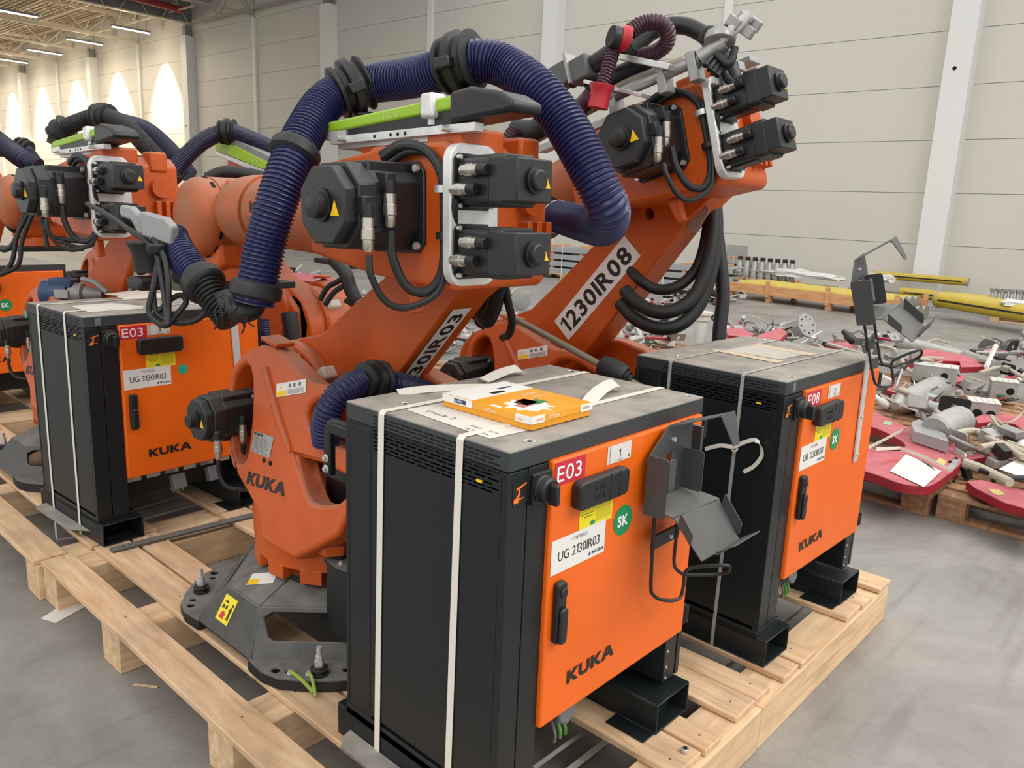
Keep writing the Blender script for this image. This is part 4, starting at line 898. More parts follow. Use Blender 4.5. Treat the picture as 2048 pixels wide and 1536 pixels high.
    F(MB().lathe((-.02, .30, -.01), Yv, [(0, .175), (.12, .162), (.30, .14), (.50, .128), (.62, .127), (.621, .124), (.63, .124), (.631, .134), (.72, .136), (.78, .132), (.83, .118), (.86, .09), (.87, .05)], 40), 'forearm_tube', CASTW, t)
    F(MB().bx(-.165, .12, .06, .20, .12, .185), 'pedestal', CAST, head, bevel=.008); F(MB().bx(-.18, -.02, -.23, -.10, .13, .20), 'pedestal', CAST, head, bevel=.01)
    F(MB().bx(.02, .10, -.25, -.16, .10, .19), 'lifting_lug', CAST, head, bevel=.01)
    F(MB().px([(-.02, -.20), (.03, -.20), (.0, -.29), (-.03, -.285)], -.15, -.12), 'lifting_lug', CAST, head, bevel=.005)
    # motors at the rear
    pl = F(MB().py(rrect(-.245, -.075, -.195, .155, .045, 6), -.262, -.232), 'motor_plate', ALU, head, bevel=.004)
    for k_, zz in enumerate((.062, -.108)):
        P = fa @ V3((-.168, -.25, zz)); ax = fa.to_3x3() @ V3((0, -1, 0)); upv = fa.to_3x3() @ Z
        m_, Rm = motor(t, P, ax, upv, .215, .126, big=False, lod=lod)
        if lod < 2:
            for q_, (yy, zo, L0) in enumerate(((-.352, .024, .075), (-.318, -.020, .085))):
                pA_ = fa @ V3((-.238, yy, zz+zo)); plug(m_, pA_, fa.to_3x3() @ V3((0, 1, 0)), .0145, .062)
            F(MB().sheet((-.212, -.30, zz-.03), Yv, Z, [(0, 0), (.02, 0), (.02, .05), (0, .05)], (), -.001), 'rating_plate', PLATE, m_, smooth=False)
    F(MB().cyl((.06, -.2, .03), (.06, -.27, .03), .045, n=20), 'axis_motor_cover', CAST, head)
    for q_ in range(3): F(MB().bx(.03+q_*.04, .05+q_*.04, -.275, -.2, -.14, -.03), 'cooling_rib', CAST, head, bevel=.003)
    # axis 3 motor on the side
    P = fa @ V3((-.195, -.005, .0)); m3, R3 = motor(t, P, -X, fa.to_3x3() @ Z, .245, .215, lod=lod)
    if lod < 2:
        for (xx, zz, L0) in ((-.32, .03, 0), (-.39, -.03, 0)):
            pc = fa @ V3((xx, -.122, zz)); dn = V3((0, -.04, -1)); plug(m3, pc, dn, .0155, .082)
            F(MB().box((xx, -.105, zz+.03), (.034, .05, .045)), 'connector_elbow', BLACK, m3, bevel=.004)
        F(MB().sheet((-.31, -.0945, -.05), X, Z, [(0, 0), (.035, 0), (.035, .062), (0, .062)], (), .0008), 'rating_plate', PLATE, m3, smooth=False)
        F(MB().sheet((-.275, -.095, -.01), X, Z, [(0, 0), (.03, .014), (0, .03)], (), .0008), 'warning_triangle', YC, m3, smooth=False)
        F(MB().sheet((-.215, -.095, .0), X, Z, circ(0, 0, .010, 14), (), .0008), 'red_dot', REDL, m3, smooth=False)
        # looped motor cables, tied in a bundle
        def C3(*p): return fa @ V3(p)
        loops = [[(-.32, -.125, -.06), (-.318, -.13, -.13), (-.29, -.15, -.20), (-.245, -.18, -.21), (-.212, -.20, -.15), (-.212, -.205, -.02), (-.212, -.195, .08), (-.215, -.14, .14), (-.225, -.06, .155), (-.225, .02, .13)],
                 [(-.39, -.125, -.12), (-.388, -.13, -.17), (-.35, -.14, -.235), (-.29, -.16, -.25), (-.225, -.205, -.20), (-.208, -.215, -.05), (-.209, -.212, .06), (-.21, -.165, .125), (-.222, -.08, .14), (-.224, .0, .11)],
                 [(-.235, -.27, .02), (-.232, -.262, -.01), (-.215, -.245, -.06), (-.212, -.226, -.05), (-.206, -.22, .03), (-.208, -.19, .10), (-.215, -.13, .15), (-.22, -.05, .165), (-.226, .03, .14)],
                 [(-.235, -.28, -.13), (-.232, -.262, -.145), (-.215, -.235, -.115), (-.209, -.225, -.03), (-.205, -.225, .04), (-.206, -.18, .11), (-.21, -.11, .15)]]
        for q_, lp in enumerate(loops):
            MB().tube([C3(*p) for p in lp], (.0125, .009, .009, .0085)[q_], 10, 6).obj('motor_cable', RUB, t)
        for a_, b_, c_ in ((-.208, -.205, .045), (-.208, -.21, -.07)):
            MB().lathe(C3(a_, b_, c_-.009), fa.to_3x3() @ Z, [(0, .026), (0, .029), (.018, .029), (.018, .026)], 18).obj('cable_clamp', STEEL if c_ > 0 else RUB, t)
        for a_, b_, c_, r_ in ((-.322, -.14, -.165, .0133), (-.385, -.138, -.222, .0098), (-.223, -.252, -.04, .0098)):
            pass
    # ---- in-line wrist
    wr = F(MB().lathe((-.17, 1.30, -.03), X, [(-.012, .02), (-.008, .06), (.002, .105), (.02, .135), (.045, .15), (.06, .1535), (.085, .1535), (.086, .150), (.092, .150), (.093, .155), (.34, .155), (.37, .13), (.39, .06)], 40), 'wrist', CASTW, t)
    F(MB().px([(1.10, .10), (1.20, .12), (1.2, -.12), (1.10, -.12)], -.06, .12), 'wrist_neck', CAST, wr, bevel=.02)
    F(MB().px([(1.19, -.08), (1.41, -.08), (1.43, -.2), (1.41, -.235), (1.20, -.235), (1.18, -.2)], -.10, .14), 'wrist_hand', CAST, wr, bevel=.02)
    F(MB().lathe((.02, 1.305, -.225), -Z, [(0, .135), (.05, .135), (.052, .12)], 32), 'tool_flange', CAST, wr)
    F(MB().bx(-.15, .19, 1.12, 1.48, -.305, -.278), 'tool_plate', DARK, t, bevel=.003)
    if lod < 2:
        sl_ = MB()
        for i in range(14):
            a = 2*PI*i/14; sl_.box((-.10, 1.30+.1525*math.cos(a), -.03+.1525*math.sin(a)), (.012, .030, .008), Matrix.Rotation(a+PI/2, 3, 'X'))
        F(sl_, 'wrist_slots', HOLE, wr)['kind'] = 'stuff'
        F(MB().cyl((-.172, 1.36, -.02), (-.165, 1.36, -.02), .022, n=16), 'screw_plug', CAST, wr)
    # ---- green topped hose box with rail
    if box:
        bxp = F(MB().bx(-.17, .0, -.1, .30, .17, .19), 'box_rail', ALU, t)
        F(MB().bx(-.192, -.16, -.29, .31, .182, .203), 'box_rail', ALU, t, bevel=.001)
        F(MB().bx(-.183, -.09, -.20, .34, .195, .25), 'hose_guide_box', BLACK, t, bevel=.004)
        gb = F(MB().sheet((-.19, .0, .0), Yv, Z, [(-.21, .240), (.352, .214), (.352, .236), (.315, .246), (-.21, .273)], (), .10), 'green_cover', GREEN, t, bevel=.006)
        F(MB().bx(-.1905, -.16, .235, .352, .196, .218), 'end_block', ALU, gb)
        F(MB().px([(-.415, .218), (-.20, .205), (-.20, .280), (-.27, .288), (-.37, .268), (-.42, .242)], -.195, -.085), 'black_end_cover', BLACK, t, bevel=.012, seg=3)
        F(MB().bx(-.205, -.15, -.15, -.10, .222, .285), 'clamp_bracket', ALU, t, bevel=.01, seg=3); F(MB().cyl((-.182, -.125, .208), (-.182, -.125, .222), .011, n=6), 'bolt', STEEL, gb)
        if lod < 2:
            for yy in (-.2, .235): F(MB().cyl((-.19, yy, .192), (-.222, yy, .192), .008, n=12), 'rail_spacer', STEEL, gb)
            sm = MB()
            for yy in (-.03, .0, .03, .10): sm.cyl((-.1925, yy, .192), (-.193, yy, .192), .005, n=10)
            F(sm, 'rail_holes', HOLE, gb)
        tx = text('lettering', 'LEONI', (0, 0, 0), X, Yv, .016, mat('pale_green_print', (196, 216, 130), .5), t)
        tx.matrix_basis = fa @ Matrix(((0, 0, -1, -.1905), (-1, 0, 0, .06), (0, 1, 0, .236), (0, 0, 0, 1)))
    # lettering on the column
    if lod < 2:
        lg = V3(cv); Pk = pp0+V3((-.0012, 0, 0))
        logo('lettering', Pk+Yv*.150+cv*.103, -Yv+cv*.075, cv, .043, INK, ch, wide=1.02)
        nm = Pk+Yv*.164+cv*.214
        pu = (-Yv+cv*.02).normalized(); decal('rating_plate', nm, pu, cv, .12, .071, PLATE, ch)
        logo('lettering', nm+cv*.060-Yv*.004+V3((-.001, 0, 0)), pu, cv, .0085, INK, ch, wide=1.2)
        pl2 = MB()
        for i in range(9): pl2.sheet(nm+cv*(.005+i*.0059)-Yv*.006+V3((-.001, 0, 0)), pu, cv, [(0, 0), (.10-.012*(i % 3), 0), (.10-.012*(i % 3), .0018), (0, .0018)], (), .0003)
        pl2.obj('fine_print', INKG, ch, smooth=False)
        st = Pk+Yv*.078+cv*.418; su = (-Yv+cv*.29).normalized(); sv = (cv+Yv*.0).normalized()
        sv = pu.cross(su).cross(su); sv = (cv-su*cv.dot(su)).normalized(); decal('safety_sticker', st, su, sv, .165, .045, WHITE, ch, label='white and yellow safety sticker')
        decal('safety_sticker', st+V3((-.001, 0, 0))+su*.003+sv*.002, su, sv, .055, .017, YC, ch)
        fp = MB()
        for i in range(5): fp.sheet(st+V3((-.001, 0, 0))+su*.066+sv*(.004+i*.0035), su, sv, [(0, 0), (.09, 0), (.09, .0012), (0, .0012)], (), .0003)
        for yy in (.07, .095, .125): fp.sheet(st+V3((-.001, 0, 0))+su*yy+sv*.026, su, sv, [(0, 0), (.014, 0), (.014, .011), (.003, .014)], (), .0003)
        fp.obj('fine_print', INKG, ch, smooth=False)
        MB().sheet(st+V3((-.001, 0, 0))+su*.018+sv*.026, su, sv, [(0, 0), (.016, 0), (.008, .014)], (), .0003).obj('warning_triangle', YC, ch, smooth=False)
        for yy in (.074, .034): MB().cyl(Pk+Yv*yy+cv*.2015+V3((.002, 0, 0)), Pk+Yv*yy+cv*.2015+V3((-.001, 0, 0)), .009, n=12).obj('threaded_hole', HOLE, ch)
    return t, fa, A3
R1, FA1, _ = robot('nearest orange robot, link arm leaning to the camera, ribbed blue hose arching over its head', .46, 1.20, 0, -.865, .758, math.radians(-1.8), marks=(.47, .915, .078, '3130IR03'))
R2_, FA2, _ = robot('right orange robot with forearm tilted down and big code on its link arm', 1.635, 1.17, 0, -.89, 1.02, math.radians(-16.5), box=False, side_txt=(.37, .54, .118, '1230IR08'))
R3_, FA3, _ = robot('orange robot behind cabinet 3, facing the same way as the nearest one', .46, 3.46, 0, -.865, .758, math.radians(-1.8), lod=1, marks=(.47, .915, .078, '3130IR03'))
R4_, FA4, _ = robot('orange robot turned the other way, seen behind the arm of the nearest robot', 1.70, 3.55, PI, -.865, .758, math.radians(-1.8), box=False, lod=1)
R5_, FA5, _ = robot('orange robot at the left edge, third row back', .46, 6.14, 0, -.865, .758, math.radians(-1.8), lod=2)
R6_, FA6, _ = robot('orange robot in the third row, behind the head of the robot at cabinet 3', 1.70, 6.10, 0, -.865, .758, math.radians(-1.8), lod=2)
# ============================================================ hoses and cables on the robots
def loc(par): 
    M = (Matrix.Translation(par.location) @ Matrix.Rotation(par.rotation_euler.z, 4, 'Z')).inverted()
    return lambda P: [M @ V3(p) for p in P]
def P3(l): return [pd(*p) for p in l]
def clamp(par, c, d, r, m=RUB, foot=None, name='hose_clamp', k=1.):
    d = V3(d).normalized()
    o = MB().lathe(c-d*.05*k, d, [(0, r*1.05), (.004, r*1.35), (.016*k, r*1.36), (.022*k, r*1.15), (.038*k, r*1.18), (.042*k, r*1.5), (.064*k, r*1.52), (.069*k, r*1.25), (.085*k, r*1.2), (.095*k, r*1.42), (.102*k, r*1.42), (.104*k, r*1.05)], 28).obj(name, m, par)
    if foot is not None:
        f = V3(foot); v = f-c; w = v.cross(d).normalized()
        MB().sheet(c+v*.5, w, v.normalized(), [(-r*1.1, 0), (r*1.1, 0), (r*.9, v.length*.5), (-r*.9, v.length*.5)], (), .05).obj('clamp_foot', m, o, bevel=.006)
        MB().box(c-w*r*1.5*(1 if (w.x > 0) else -1), (.05, .03, .03), d.to_track_quat('X', 'Z').to_matrix()).obj('clamp_catch', BLACK, o, bevel=.004)
    return o
L1 = loc(R1)
hpts = P3([(508, 606, 2.25), (516, 560, 2.24), (530, 490, 2.23), (552, 410, 2.22), (580, 330, 2.24), (612, 262, 2.30), (648, 208, 2.37), (695, 178, 2.42), (750, 166, 2.42), (810, 158, 2.37), (865, 146, 2.30), (915, 128, 2.24), (965, 121, 2.22), (1015, 135, 2.2), (1070, 175, 2.15), (1125, 240, 2.12), (1168, 315, 2.1), (1200, 380, 2.1), (1218, 425, 2.14), (1205, 452, 2.28), (1160, 445, 2.6), (1110, 433, 2.9), (1070, 436, 3.0)])
hp_ = L1(hpts)
MB().hose(hp_, .059, .0122, 20, .0068, 12).obj('ribbed_hose', BLUE, R1)
c_ = L1([pd(700, 177, 2.42)])[0]; clamp(R1, c_, pd(750, 164, 2.42)-pd(660, 200, 2.38), .058, foot=c_-V3((-.02, 0, .14)))
c_ = L1([pd(918, 127, 2.24)])[0]; clamp(R1, c_, pd(965, 121, 2.22)-pd(865, 146, 2.30), .058, foot=c_-V3((-.03, .02, .15)))
def collar(par, c, d, r, L=.055, m=RUB, name='rubber_collar'):
    d = V3(d).normalized(); return MB().lathe(V3(c)-d*L/2, d, [(0, r*1.02), (.004, r*1.16), (L*.3, r*1.26), (L*.8, r*1.26), (L-.004, r*1.14), (L, r*1.02)], 26).obj(name, m, par)
collar(R1, L1([pd(590, 306, 2.26)])[0], pd(577, 337, 2.24)-pd(606, 274, 2.28), .058, .05)
collar(R1, L1([pd(512, 580, 2.245)])[0], pd(508, 606, 2.25)-pd(520, 540, 2.24), .058, .05)
o = MB().lathe(L1([pd(1116, 434, 2.88)])[0], L1([pd(1160, 445, 2.6)])[0]-L1([pd(1110, 433, 2.9)])[0], [(0, .0575), (.0, .0605), (.012, .0605), (.012, .0575)], 28).obj('tie_ring', STRAP, R1)
clamp(R1, L1([pd(1078, 436, 2.99)])[0], pd(1110, 433, 2.9)-pd(1070, 436, 3.0), .0575)
# tied up lower end: black wrapped bend back to the tool connectors
h2_ = L1(P3([(343, 472, 2.42), (352, 492, 2.40), (372, 525, 2.36), (398, 556, 2.33), (415, 575, 2.31)]))
MB().hose(h2_, .049, .0118, 18, .006, 12).obj('ribbed_hose', BLUE, R1)
collar(R1, h2_[-1]-(h2_[-1]-h2_[-2])*.5, h2_[-1]-h2_[-2], .05, .06)
MB().hose(L1(P3([(412, 572, 2.31), (430, 600, 2.3), (448, 622, 2.29), (462, 640, 2.28)])), .046, .014, 16, .008, 10).obj('frayed_hose_end', RUB, R1)
MB().tube(L1(P3([(448, 600, 2.29), (462, 612, 2.27), (482, 622, 2.26), (500, 618, 2.27), (510, 604, 2.29)])), .035, 12).obj('wrapping', RUB, R1)
fr = MB(); random.seed(3)
for i in range(26):
    a, b = random.uniform(425, 500), random.uniform(585, 640); d = random.uniform(2.22, 2.27)
    fr.poly([pd(a, b, d), pd(a+random.uniform(-9, 9), b+random.uniform(4, 16), d), pd(a+random.uniform(-12, 14), b+random.uniform(10, 34), d+.01)], .0025, 5)
fr.v = [tuple(p) for p in L1(fr.v)]; fr.obj('frayed_tape', RUB, R1)['kind'] = 'stuff'
# cables hanging from the wrist end
for pts, r, m in (([(175, 408, 2.6), (215, 430, 2.5), (262, 462, 2.42), (300, 488, 2.36), (318, 520, 2.33), (312, 560, 2.33), (300, 600, 2.33), (300, 630, 2.33), (330, 652, 2.32), (352, 630, 2.33), (372, 605, 2.34), (362, 590, 2.35), (340, 600, 2.34), (318, 622, 2.33)], .0085, RUB),
                  ([(300, 452, 2.37), (310, 480, 2.34), (330, 520, 2.32), (337, 570, 2.31), (337, 620, 2.31), (335, 650, 2.3), (332, 622, 2.31), (324, 560, 2.32), (312, 500, 2.34)], .0085, RUB),
                  ([(330, 470, 2.37), (322, 500, 2.34), (314, 540, 2.34), (306, 590, 2.34), (316, 628, 2.34), (350, 645, 2.34), (392, 640, 2.34), (418, 615, 2.34), (430, 590, 2.34)], .0095, RUB)):
    MB().tube(L1(P3(pts)), r, 10, 8).obj('hanging_cable', m, R1)
collar(R1, L1([pd(313, 497, 2.335)])[0], (0, 0, 1), .022, .03, BLACK, 'cable_tie')
GC = mat('light_grey_connector', (150, 151, 152), .45, metal=.3, var=.05)
q1 = L1([pd(285, 437, 2.38)])[0]; q2 = L1([pd(325, 446, 2.37)])[0]
dr = V3((.62, -.68, 0)); dr2 = V3((.55, -.72, -.25)).normalized(); Zv = V3((0, 0, 1))
MB().sheet(q1-Zv*.03, dr2, Zv, [(-.055, .03), (-.05, .055), (-.015, .06), (.03, .03), (.03, -.01), (.0, -.012), (-.02, .02), (-.05, .02)], (), .035).obj('cable_plug', GC, R1, bevel=.006)
pq = MB().sheet(q2-Zv*.03, dr2, Zv, [(-.05, .05), (.03, .055), (.055, .035), (.05, -.02), (-.045, -.02)], (), .045).obj('cable_plug', GC, R1, bevel=.006)
plug(R1, q1+dr2*.018-Zv*.035, V3((.1, -.1, -1)), .011, .04); plug(R1, q2+dr2*.01-Zv*.048, V3((0, 0, -1)), .013, .04)
q3 = L1([pd(300, 515, 2.50)])[0]
MB().lathe(q3-Zv*.045, Zv, [(0, .05), (.05, .052), (.08, .062), (.09, .068), (.094, .066), (.08, .056), (.02, .045)], 28).obj('tool_cup', RUB, R1)
MB().bx(*[v for p in zip(q3-V3((.06, .05, .10)), q3+V3((.05, .05, -.06))) for v in p]).obj('tool_body', BLACK, R1, bevel=.012)
q4 = L1([pd(364, 545, 2.52)])[0]
MB().sheet(q4-Zv*.055, dr, Zv, rrect(-.03, .035, 0, .095, .01), (), .03).obj('tool_bracket', mat('brownish_metal', (104, 98, 84), .5, metal=.3, var=.2), R1, bevel=.004)
MB().cyl(q4+V3((-.03, -.04, -.01)), q4+V3((.0, .0, -.01)), .022, n=20).obj('bore', BLACK, R1)
# hose at the column of robot 1
hb = L1(P3([(652, 884, 2.45), (650, 850, 2.42), (662, 812, 2.4), (690, 780, 2.42), (735, 762, 2.5), (785, 768, 2.55), (830, 780, 2.62), (880, 800, 2.7)]))
MB().hose(hb, .044, .0118, 18, .006, 12).obj('ribbed_hose', BLUE, R1)
clamp(R1, L1([pd(745, 761, 2.5)])[0], pd(785, 768, 2.55)-pd(700, 772, 2.43), .044, k=.8)
lb = L1([onx(672, 890, .06)])[0]
MB().tube([lb+V3(p) for p in ((-.0, .03, .055), (-.0, .0, .065), (-.0, -.10, .065))], .008, 8).obj('bracket_edge', BLACK, R1)
MB().sheet(lb+V3((0, .03, -.085)), V3((0, -1, 0)), Zv, [(0, 0), (.03, 0), (.03, .12), (.13, .12), (.13, .15), (.02, .15), (0, .13)], (), .02).obj('cable_bracket', BLACK, R1, bevel=.004)
for z_ in (-.065, -.035): MB().lathe(lb+V3((-.022, .013, z_)), (-1, 0, 0), [(0, .011), (.003, .011), (.004, .007), (.010, .006)], 12).obj('screw', STEEL, R1)
MB().bx(-.24, -.16, -.34, -.21, .60, .70).obj('cable_box', BLACK, R1, bevel=.01); MB().bx(-.16, .1, -.40, -.1, .45, .56).obj('gear_cover', BLACK, R1, bevel=.02)
# cables under the head of robot 1
for k, pts in enumerate(([(985, 560, 2.6), (970, 600, 2.65), (962, 625, 2.7), (975, 642, 2.75), (990, 610, 2.7), (1000, 560, 2.6)], [(1000, 560, 2.55), (990, 600, 2.6), (978, 632, 2.65)], [(1008, 560, 2.6), (1015, 600, 2.65), (1024, 640, 2.7), (1018, 668, 2.75), (1005, 675, 2.8)], [(960, 560, 2.7), (955, 600, 2.75), (958, 640, 2.8), (972, 652, 2.8)])):
    MB().tube(L1(P3(pts)), (.026, .024, .014, .018)[k], 12).obj('hanging_cable', RUB, R1)
# ---- robot 2
L2 = loc(R2_)
def t2(nm, pts, r, m, n=12, hose=False):
    P = L2(P3(pts)); mb = MB(); (mb.hose(P, r, .011, 16, .005, 10) if hose else mb.tube(P, r, n)); return mb.obj(nm, m, R2_)
ALT = mat('dull_aluminium_tube', (158, 158, 156), .42, metal=.55, var=.12, scale=25)
rl = t2('carrier_tube', [(1030, 300, 3.05), (1200, 206, 2.86), (1400, 118, 2.66)], .021, ALT)
t2('carrier_tube', [(1185, 190, 2.95), (1290, 150, 2.85), (1370, 118, 2.75)], .014, mat('beige_tube', (178, 166, 150), .5))
FX = lambda p: FA2 @ V3(p)
def F2(mb, *a, **k): return mb.xf(FA2).obj(*a, **k)
F2(MB().bx(-.02, .06, -.32, .55, .215, .235), 'mounting_rail', ALT, R2_, bevel=.002)
F2(MB().bx(-.12, -.07, -.32, .62, .17, .20), 'mounting_rail', ALT, R2_, bevel=.002)
for a, b in ((1040, 296), (1232, 192), (1330, 148), (1392, 122)):
    c = L2([pd(a, b, 3.05-(a-1030)*.00106)])[0]
    MB().box(c+V3((0, 0, -.02)), (.055, .035, .10), Matrix.Rotation(math.radians(-18), 3, 'X')).obj('tube_clamp', ALT, R2_, bevel=.004)
for (a, b, d), (w, l, h) in zip([(1285, 123, 2.75), (1232, 178, 2.8)], [(.05, .26, .02), (.05, .26, .014)]):
    MB().box(L2([pd(a, b, d)])[0], (.06, l, h), Matrix.Rotation(math.radians(14), 3, 'X')).obj('cross_plate', STEEL, R2_, bevel=.002)
GB = mat('dark_grey_box_plastic', (84, 85, 86), .5, dust=.3)
for (a, b, d), s in zip([(1127, 152, 2.95), (1165, 140, 2.9)], [(.07, .09, .085), (.07, .09, .085)]):
    MB().box(L2([pd(a, b, d)])[0], s, Matrix.Rotation(math.radians(-20), 3, 'X')).obj('connector_box', GB, R2_, bevel=.008)
MB().box(L2([pd(1148, 140, 2.92)])[0], (.09, .012, .11), Matrix.Rotation(math.radians(-20), 3, 'X')).obj('connector_flange', ALT, R2_)
t2('dress_pack_tube', [(1140, 160, 2.95), (1190, 128, 2.88), (1240, 95, 2.8), (1262, 82, 2.78)], .034, RUB)
t2('maroon_hose', [(1196, 192, 2.72), (1212, 150, 2.72), (1222, 115, 2.72), (1232, 82, 2.72)], .026, MAROON, hose=True)
t2('maroon_hose', [(1262, 62, 2.7), (1285, 48, 2.7), (1315, 45, 2.7), (1334, 62, 2.72), (1332, 88, 2.76), (1308, 106, 2.8), (1280, 112, 2.85)], .029, MAROON, hose=True)
t2('maroon_hose', [(1180, 195, 2.74), (1150, 225, 2.8), (1110, 262, 2.9)], .032, MAROON, hose=True)
t2('maroon_hose', [(1030, 262, 3.0), (1015, 280, 3.0), (1003, 300, 3.02)], .03, MAROON, hose=True)
t2('dress_pack_tube', [(1105, 235, 2.95), (1070, 262, 3.0), (1030, 262, 3.05)], .045, RUB)
t2('dress_pack_tube', [(1260, 105, 2.85), (1310, 60, 2.85), (1370, 52, 2.82), (1420, 80, 2.78), (1455, 130, 2.74), (1470, 172, 2.74)], .030, RUB)
t2('dress_pack_tube', [(1175, 180, 2.95), (1240, 150, 2.9), (1300, 120, 2.86)], .035, RUB)
cc = L2([pd(1197, 186, 2.71)])[0]; MB().lathe(cc-V3((0, 0, .05)), (.1, -.1, 1), [(0, .036), (.03, .034), (.06, .036), (.072, .044), (.078, .044)], 24).obj('red_hose_funnel', RED, R2_)
cc = L2([pd(1248, 76, 2.71)])[0]; MB().lathe(cc-V3((.03, 0, 0)), (1, -.5, -.2), [(0, .03), (.015, .042), (.03, .044), (.034, .03)], 24).obj('red_hose_ring', RED, R2_)
MB().lathe(cc-V3((.05, -.02, 0)), (1, -.5, -.2), [(0, .036), (.02, .04), (.03, .036)], 20).obj('hose_ring', RUB, R2_)
cc = L2([pd(1437, 78, 2.62)])[0]
MB().lathe(cc, (.3, .25, 1), [(-.02, .045), (-.015, .055), (.0, .058), (.01, .055), (.012, .042), (.03, .04), (.032, .03)], 26).obj('tube_end_joint', ALT, R2_)
t2('tube_end_joint', [(1400, 118, 2.65), (1425, 100, 2.63), (1450, 85, 2.61)], .030, ALT)
t2('jaw', [(1440, 78, 2.6), (1468, 58, 2.58), (1500, 30, 2.56)], .020, mat('pale_jaw', (196, 194, 190), .4, var=.1))
for a, b in ((1468, 45), (1495, 62), (1508, 48), (1488, 38)): MB().box(L2([pd(a, b, 2.57)])[0], (.02, .05, .035), Matrix.Rotation(.6, 3, 'X')).obj('jaw_plate', ALT, R2_, bevel=.003)
t2('cable', [(1400, 85, 2.62), (1412, 62, 2.6), (1425, 60, 2.6), (1428, 78, 2.6)], .012, RUB)
for q_ in ([(1420, 128, 2.64), (1440, 140, 2.62), (1462, 120, 2.6), (1470, 95, 2.6)], [(1440, 120, 2.62), (1450, 150, 2.62), (1462, 168, 2.64)], [(1432, 108, 2.6), (1456, 128, 2.58), (1468, 112, 2.58)]): t2('bundled_cable', q_, .013, RUB)
# fingers of a black protective glove shaped boot
for a, b in ((1410, 128), (1418, 136), (1426, 142), (1434, 148)): MB().tube(L2(P3([(a+14, b-14, 2.6), (a+4, b-4, 2.59), (a, b+4, 2.58)])), .009, 8).obj('rubber_boot', RUB, R2_)
for k, pts in enumerate(([(1418, 395, 3.25), (1416, 450, 3.25), (1404, 510, 3.25), (1385, 548, 3.25), (1350, 575, 3.25), (1312, 578, 3.28), (1280, 560, 3.3), (1262, 540, 3.35)],
                         [(1425, 400, 3.2), (1425, 460, 3.2), (1415, 530, 3.2), (1390, 590, 3.2), (1350, 620, 3.2), (1305, 622, 3.22), (1268, 600, 3.28), (1250, 580, 3.32)],
                         [(1430, 400, 3.22), (1432, 470, 3.22), (1420, 550, 3.22), (1395, 615, 3.22), (1355, 652, 3.22), (1310, 655, 3.25), (1268, 635, 3.3), (1240, 605, 3.35)],
                         [(1412, 400, 3.3), (1430, 450, 3.3), (1440, 520, 3.3), (1446, 590, 3.3), (1440, 650, 3.3), (1436, 700, 3.3)])):
    t2('hanging_cable', pts, .0285 if k else .023, RUB, 14)
cc = L2([pd(1403, 424, 3.1)])[0]; MB().sheet(cc, V3((0, -.5, .86)), V3((0, -.86, -.5)), rrect(-.09, .03, -.025, .025, .02), [circ(.0, 0, .006)], .01).obj('cable_lug', mat('beige_lug', (150, 120, 108), .5), R2_)
wl = MB()
for s_ in (0, PI):
    A_ = V3(onx(1362, 470, 1.82)); B_ = V3(onx(1183, 685, 1.82)); pts = []
    for i in range(40): 
        t_ = i/39; pts.append(A_.lerp(B_, t_)+V3((math.cos(t_*34+s_)*.008, 0, math.sin(t_*34+s_)*.008)))
    wl.poly(L2(pts), .005, 6)
wl.obj('twisted_wire_edge', DULL, R2_)
lv = thing('lever_rod', 'long bare steel rod with a black rubber cone, leaning behind cabinet 1', 'rod')
ra, rb_ = pd(1035, 640, 2.95), pd(1290, 778, 2.75); dv = (rb_-ra).normalized()
MB().cyl(ra, rb_, .0125, n=16).obj('rod', mat('greasy_steel', (142, 134, 118), .4, metal=.5, var=.1), lv)
cN = pd(1198, 728, 2.82)
MB().lathe(cN, dv, [(0, .02), (.01, .038), (.04, .045), (.09, .045), (.105, .04), (.106, .028), (.12, .03), (.122, .022), (.135, .022)], 28).obj('rubber_cone', RUB, lv)
# ---- robot 3 and the ones behind
def dress(par, pts, r, m, hose=True, nm='ribbed_hose', cl=()):
    Lp = loc(par); P = Lp(P3(pts)); mb = MB(); (mb.hose(P, r, .014, 14, .006, 8) if hose else mb.tube(P, r, 12)); mb.obj(nm, m, par)
    for i in cl: clamp(par, P[i], P[min(i+1, len(P)-1)]-P[i-1], r)
dress(R3_, [(110, 290, 4.3), (122, 262, 4.3), (160, 243, 4.25), (205, 232, 4.2), (250, 250, 4.1), (290, 290, 4.0), (325, 330, 3.95), (350, 365, 3.95)], .045, RUB, True, 'ribbed_hose', (1, 3))
dress(R3_, [(20, 455, 4.6), (60, 420, 4.6), (70, 380, 4.6)], .05, RUB, False, 'arm_hose')
for k, pts in enumerate(([(60, 420, 4.2), (35, 470, 4.2), (25, 520, 4.2), (10, 545, 4.2)], [(66, 425, 4.2), (45, 480, 4.2), (36, 530, 4.2), (0, 550, 4.2)], [(80, 420, 4.25), (88, 455, 4.25), (95, 495, 4.25)], [(50, 425, 4.2), (30, 480, 4.2), (12, 500, 4.2), (-10, 495, 4.2)], [(110, 475, 4.3), (150, 482, 4.3), (200, 478, 4.3)], [(120, 482, 4.3), (160, 495, 4.3), (205, 482, 4.3)])):
    dress(R3_, pts, .012, RUB, False, 'hanging_cable')
dress(R6_, [(240, 242, 7.2), (290, 258, 7.1), (330, 290, 7.0), (360, 325, 6.9), (380, 352, 6.9)], .075, BLUE2)
dress(R4_, [(335, 362, 4.9), (370, 315, 4.95), (410, 280, 5.0), (455, 264, 5.05), (500, 278, 5.0), (560, 305, 4.9), (600, 320, 4.8)], .055, BLUE2, True, 'ribbed_hose', (3,))
dress(R4_, [(415, 358, 4.7), (450, 345, 4.7), (500, 350, 4.7), (540, 360, 4.7)], .04, RUB, False, 'arm_hose')
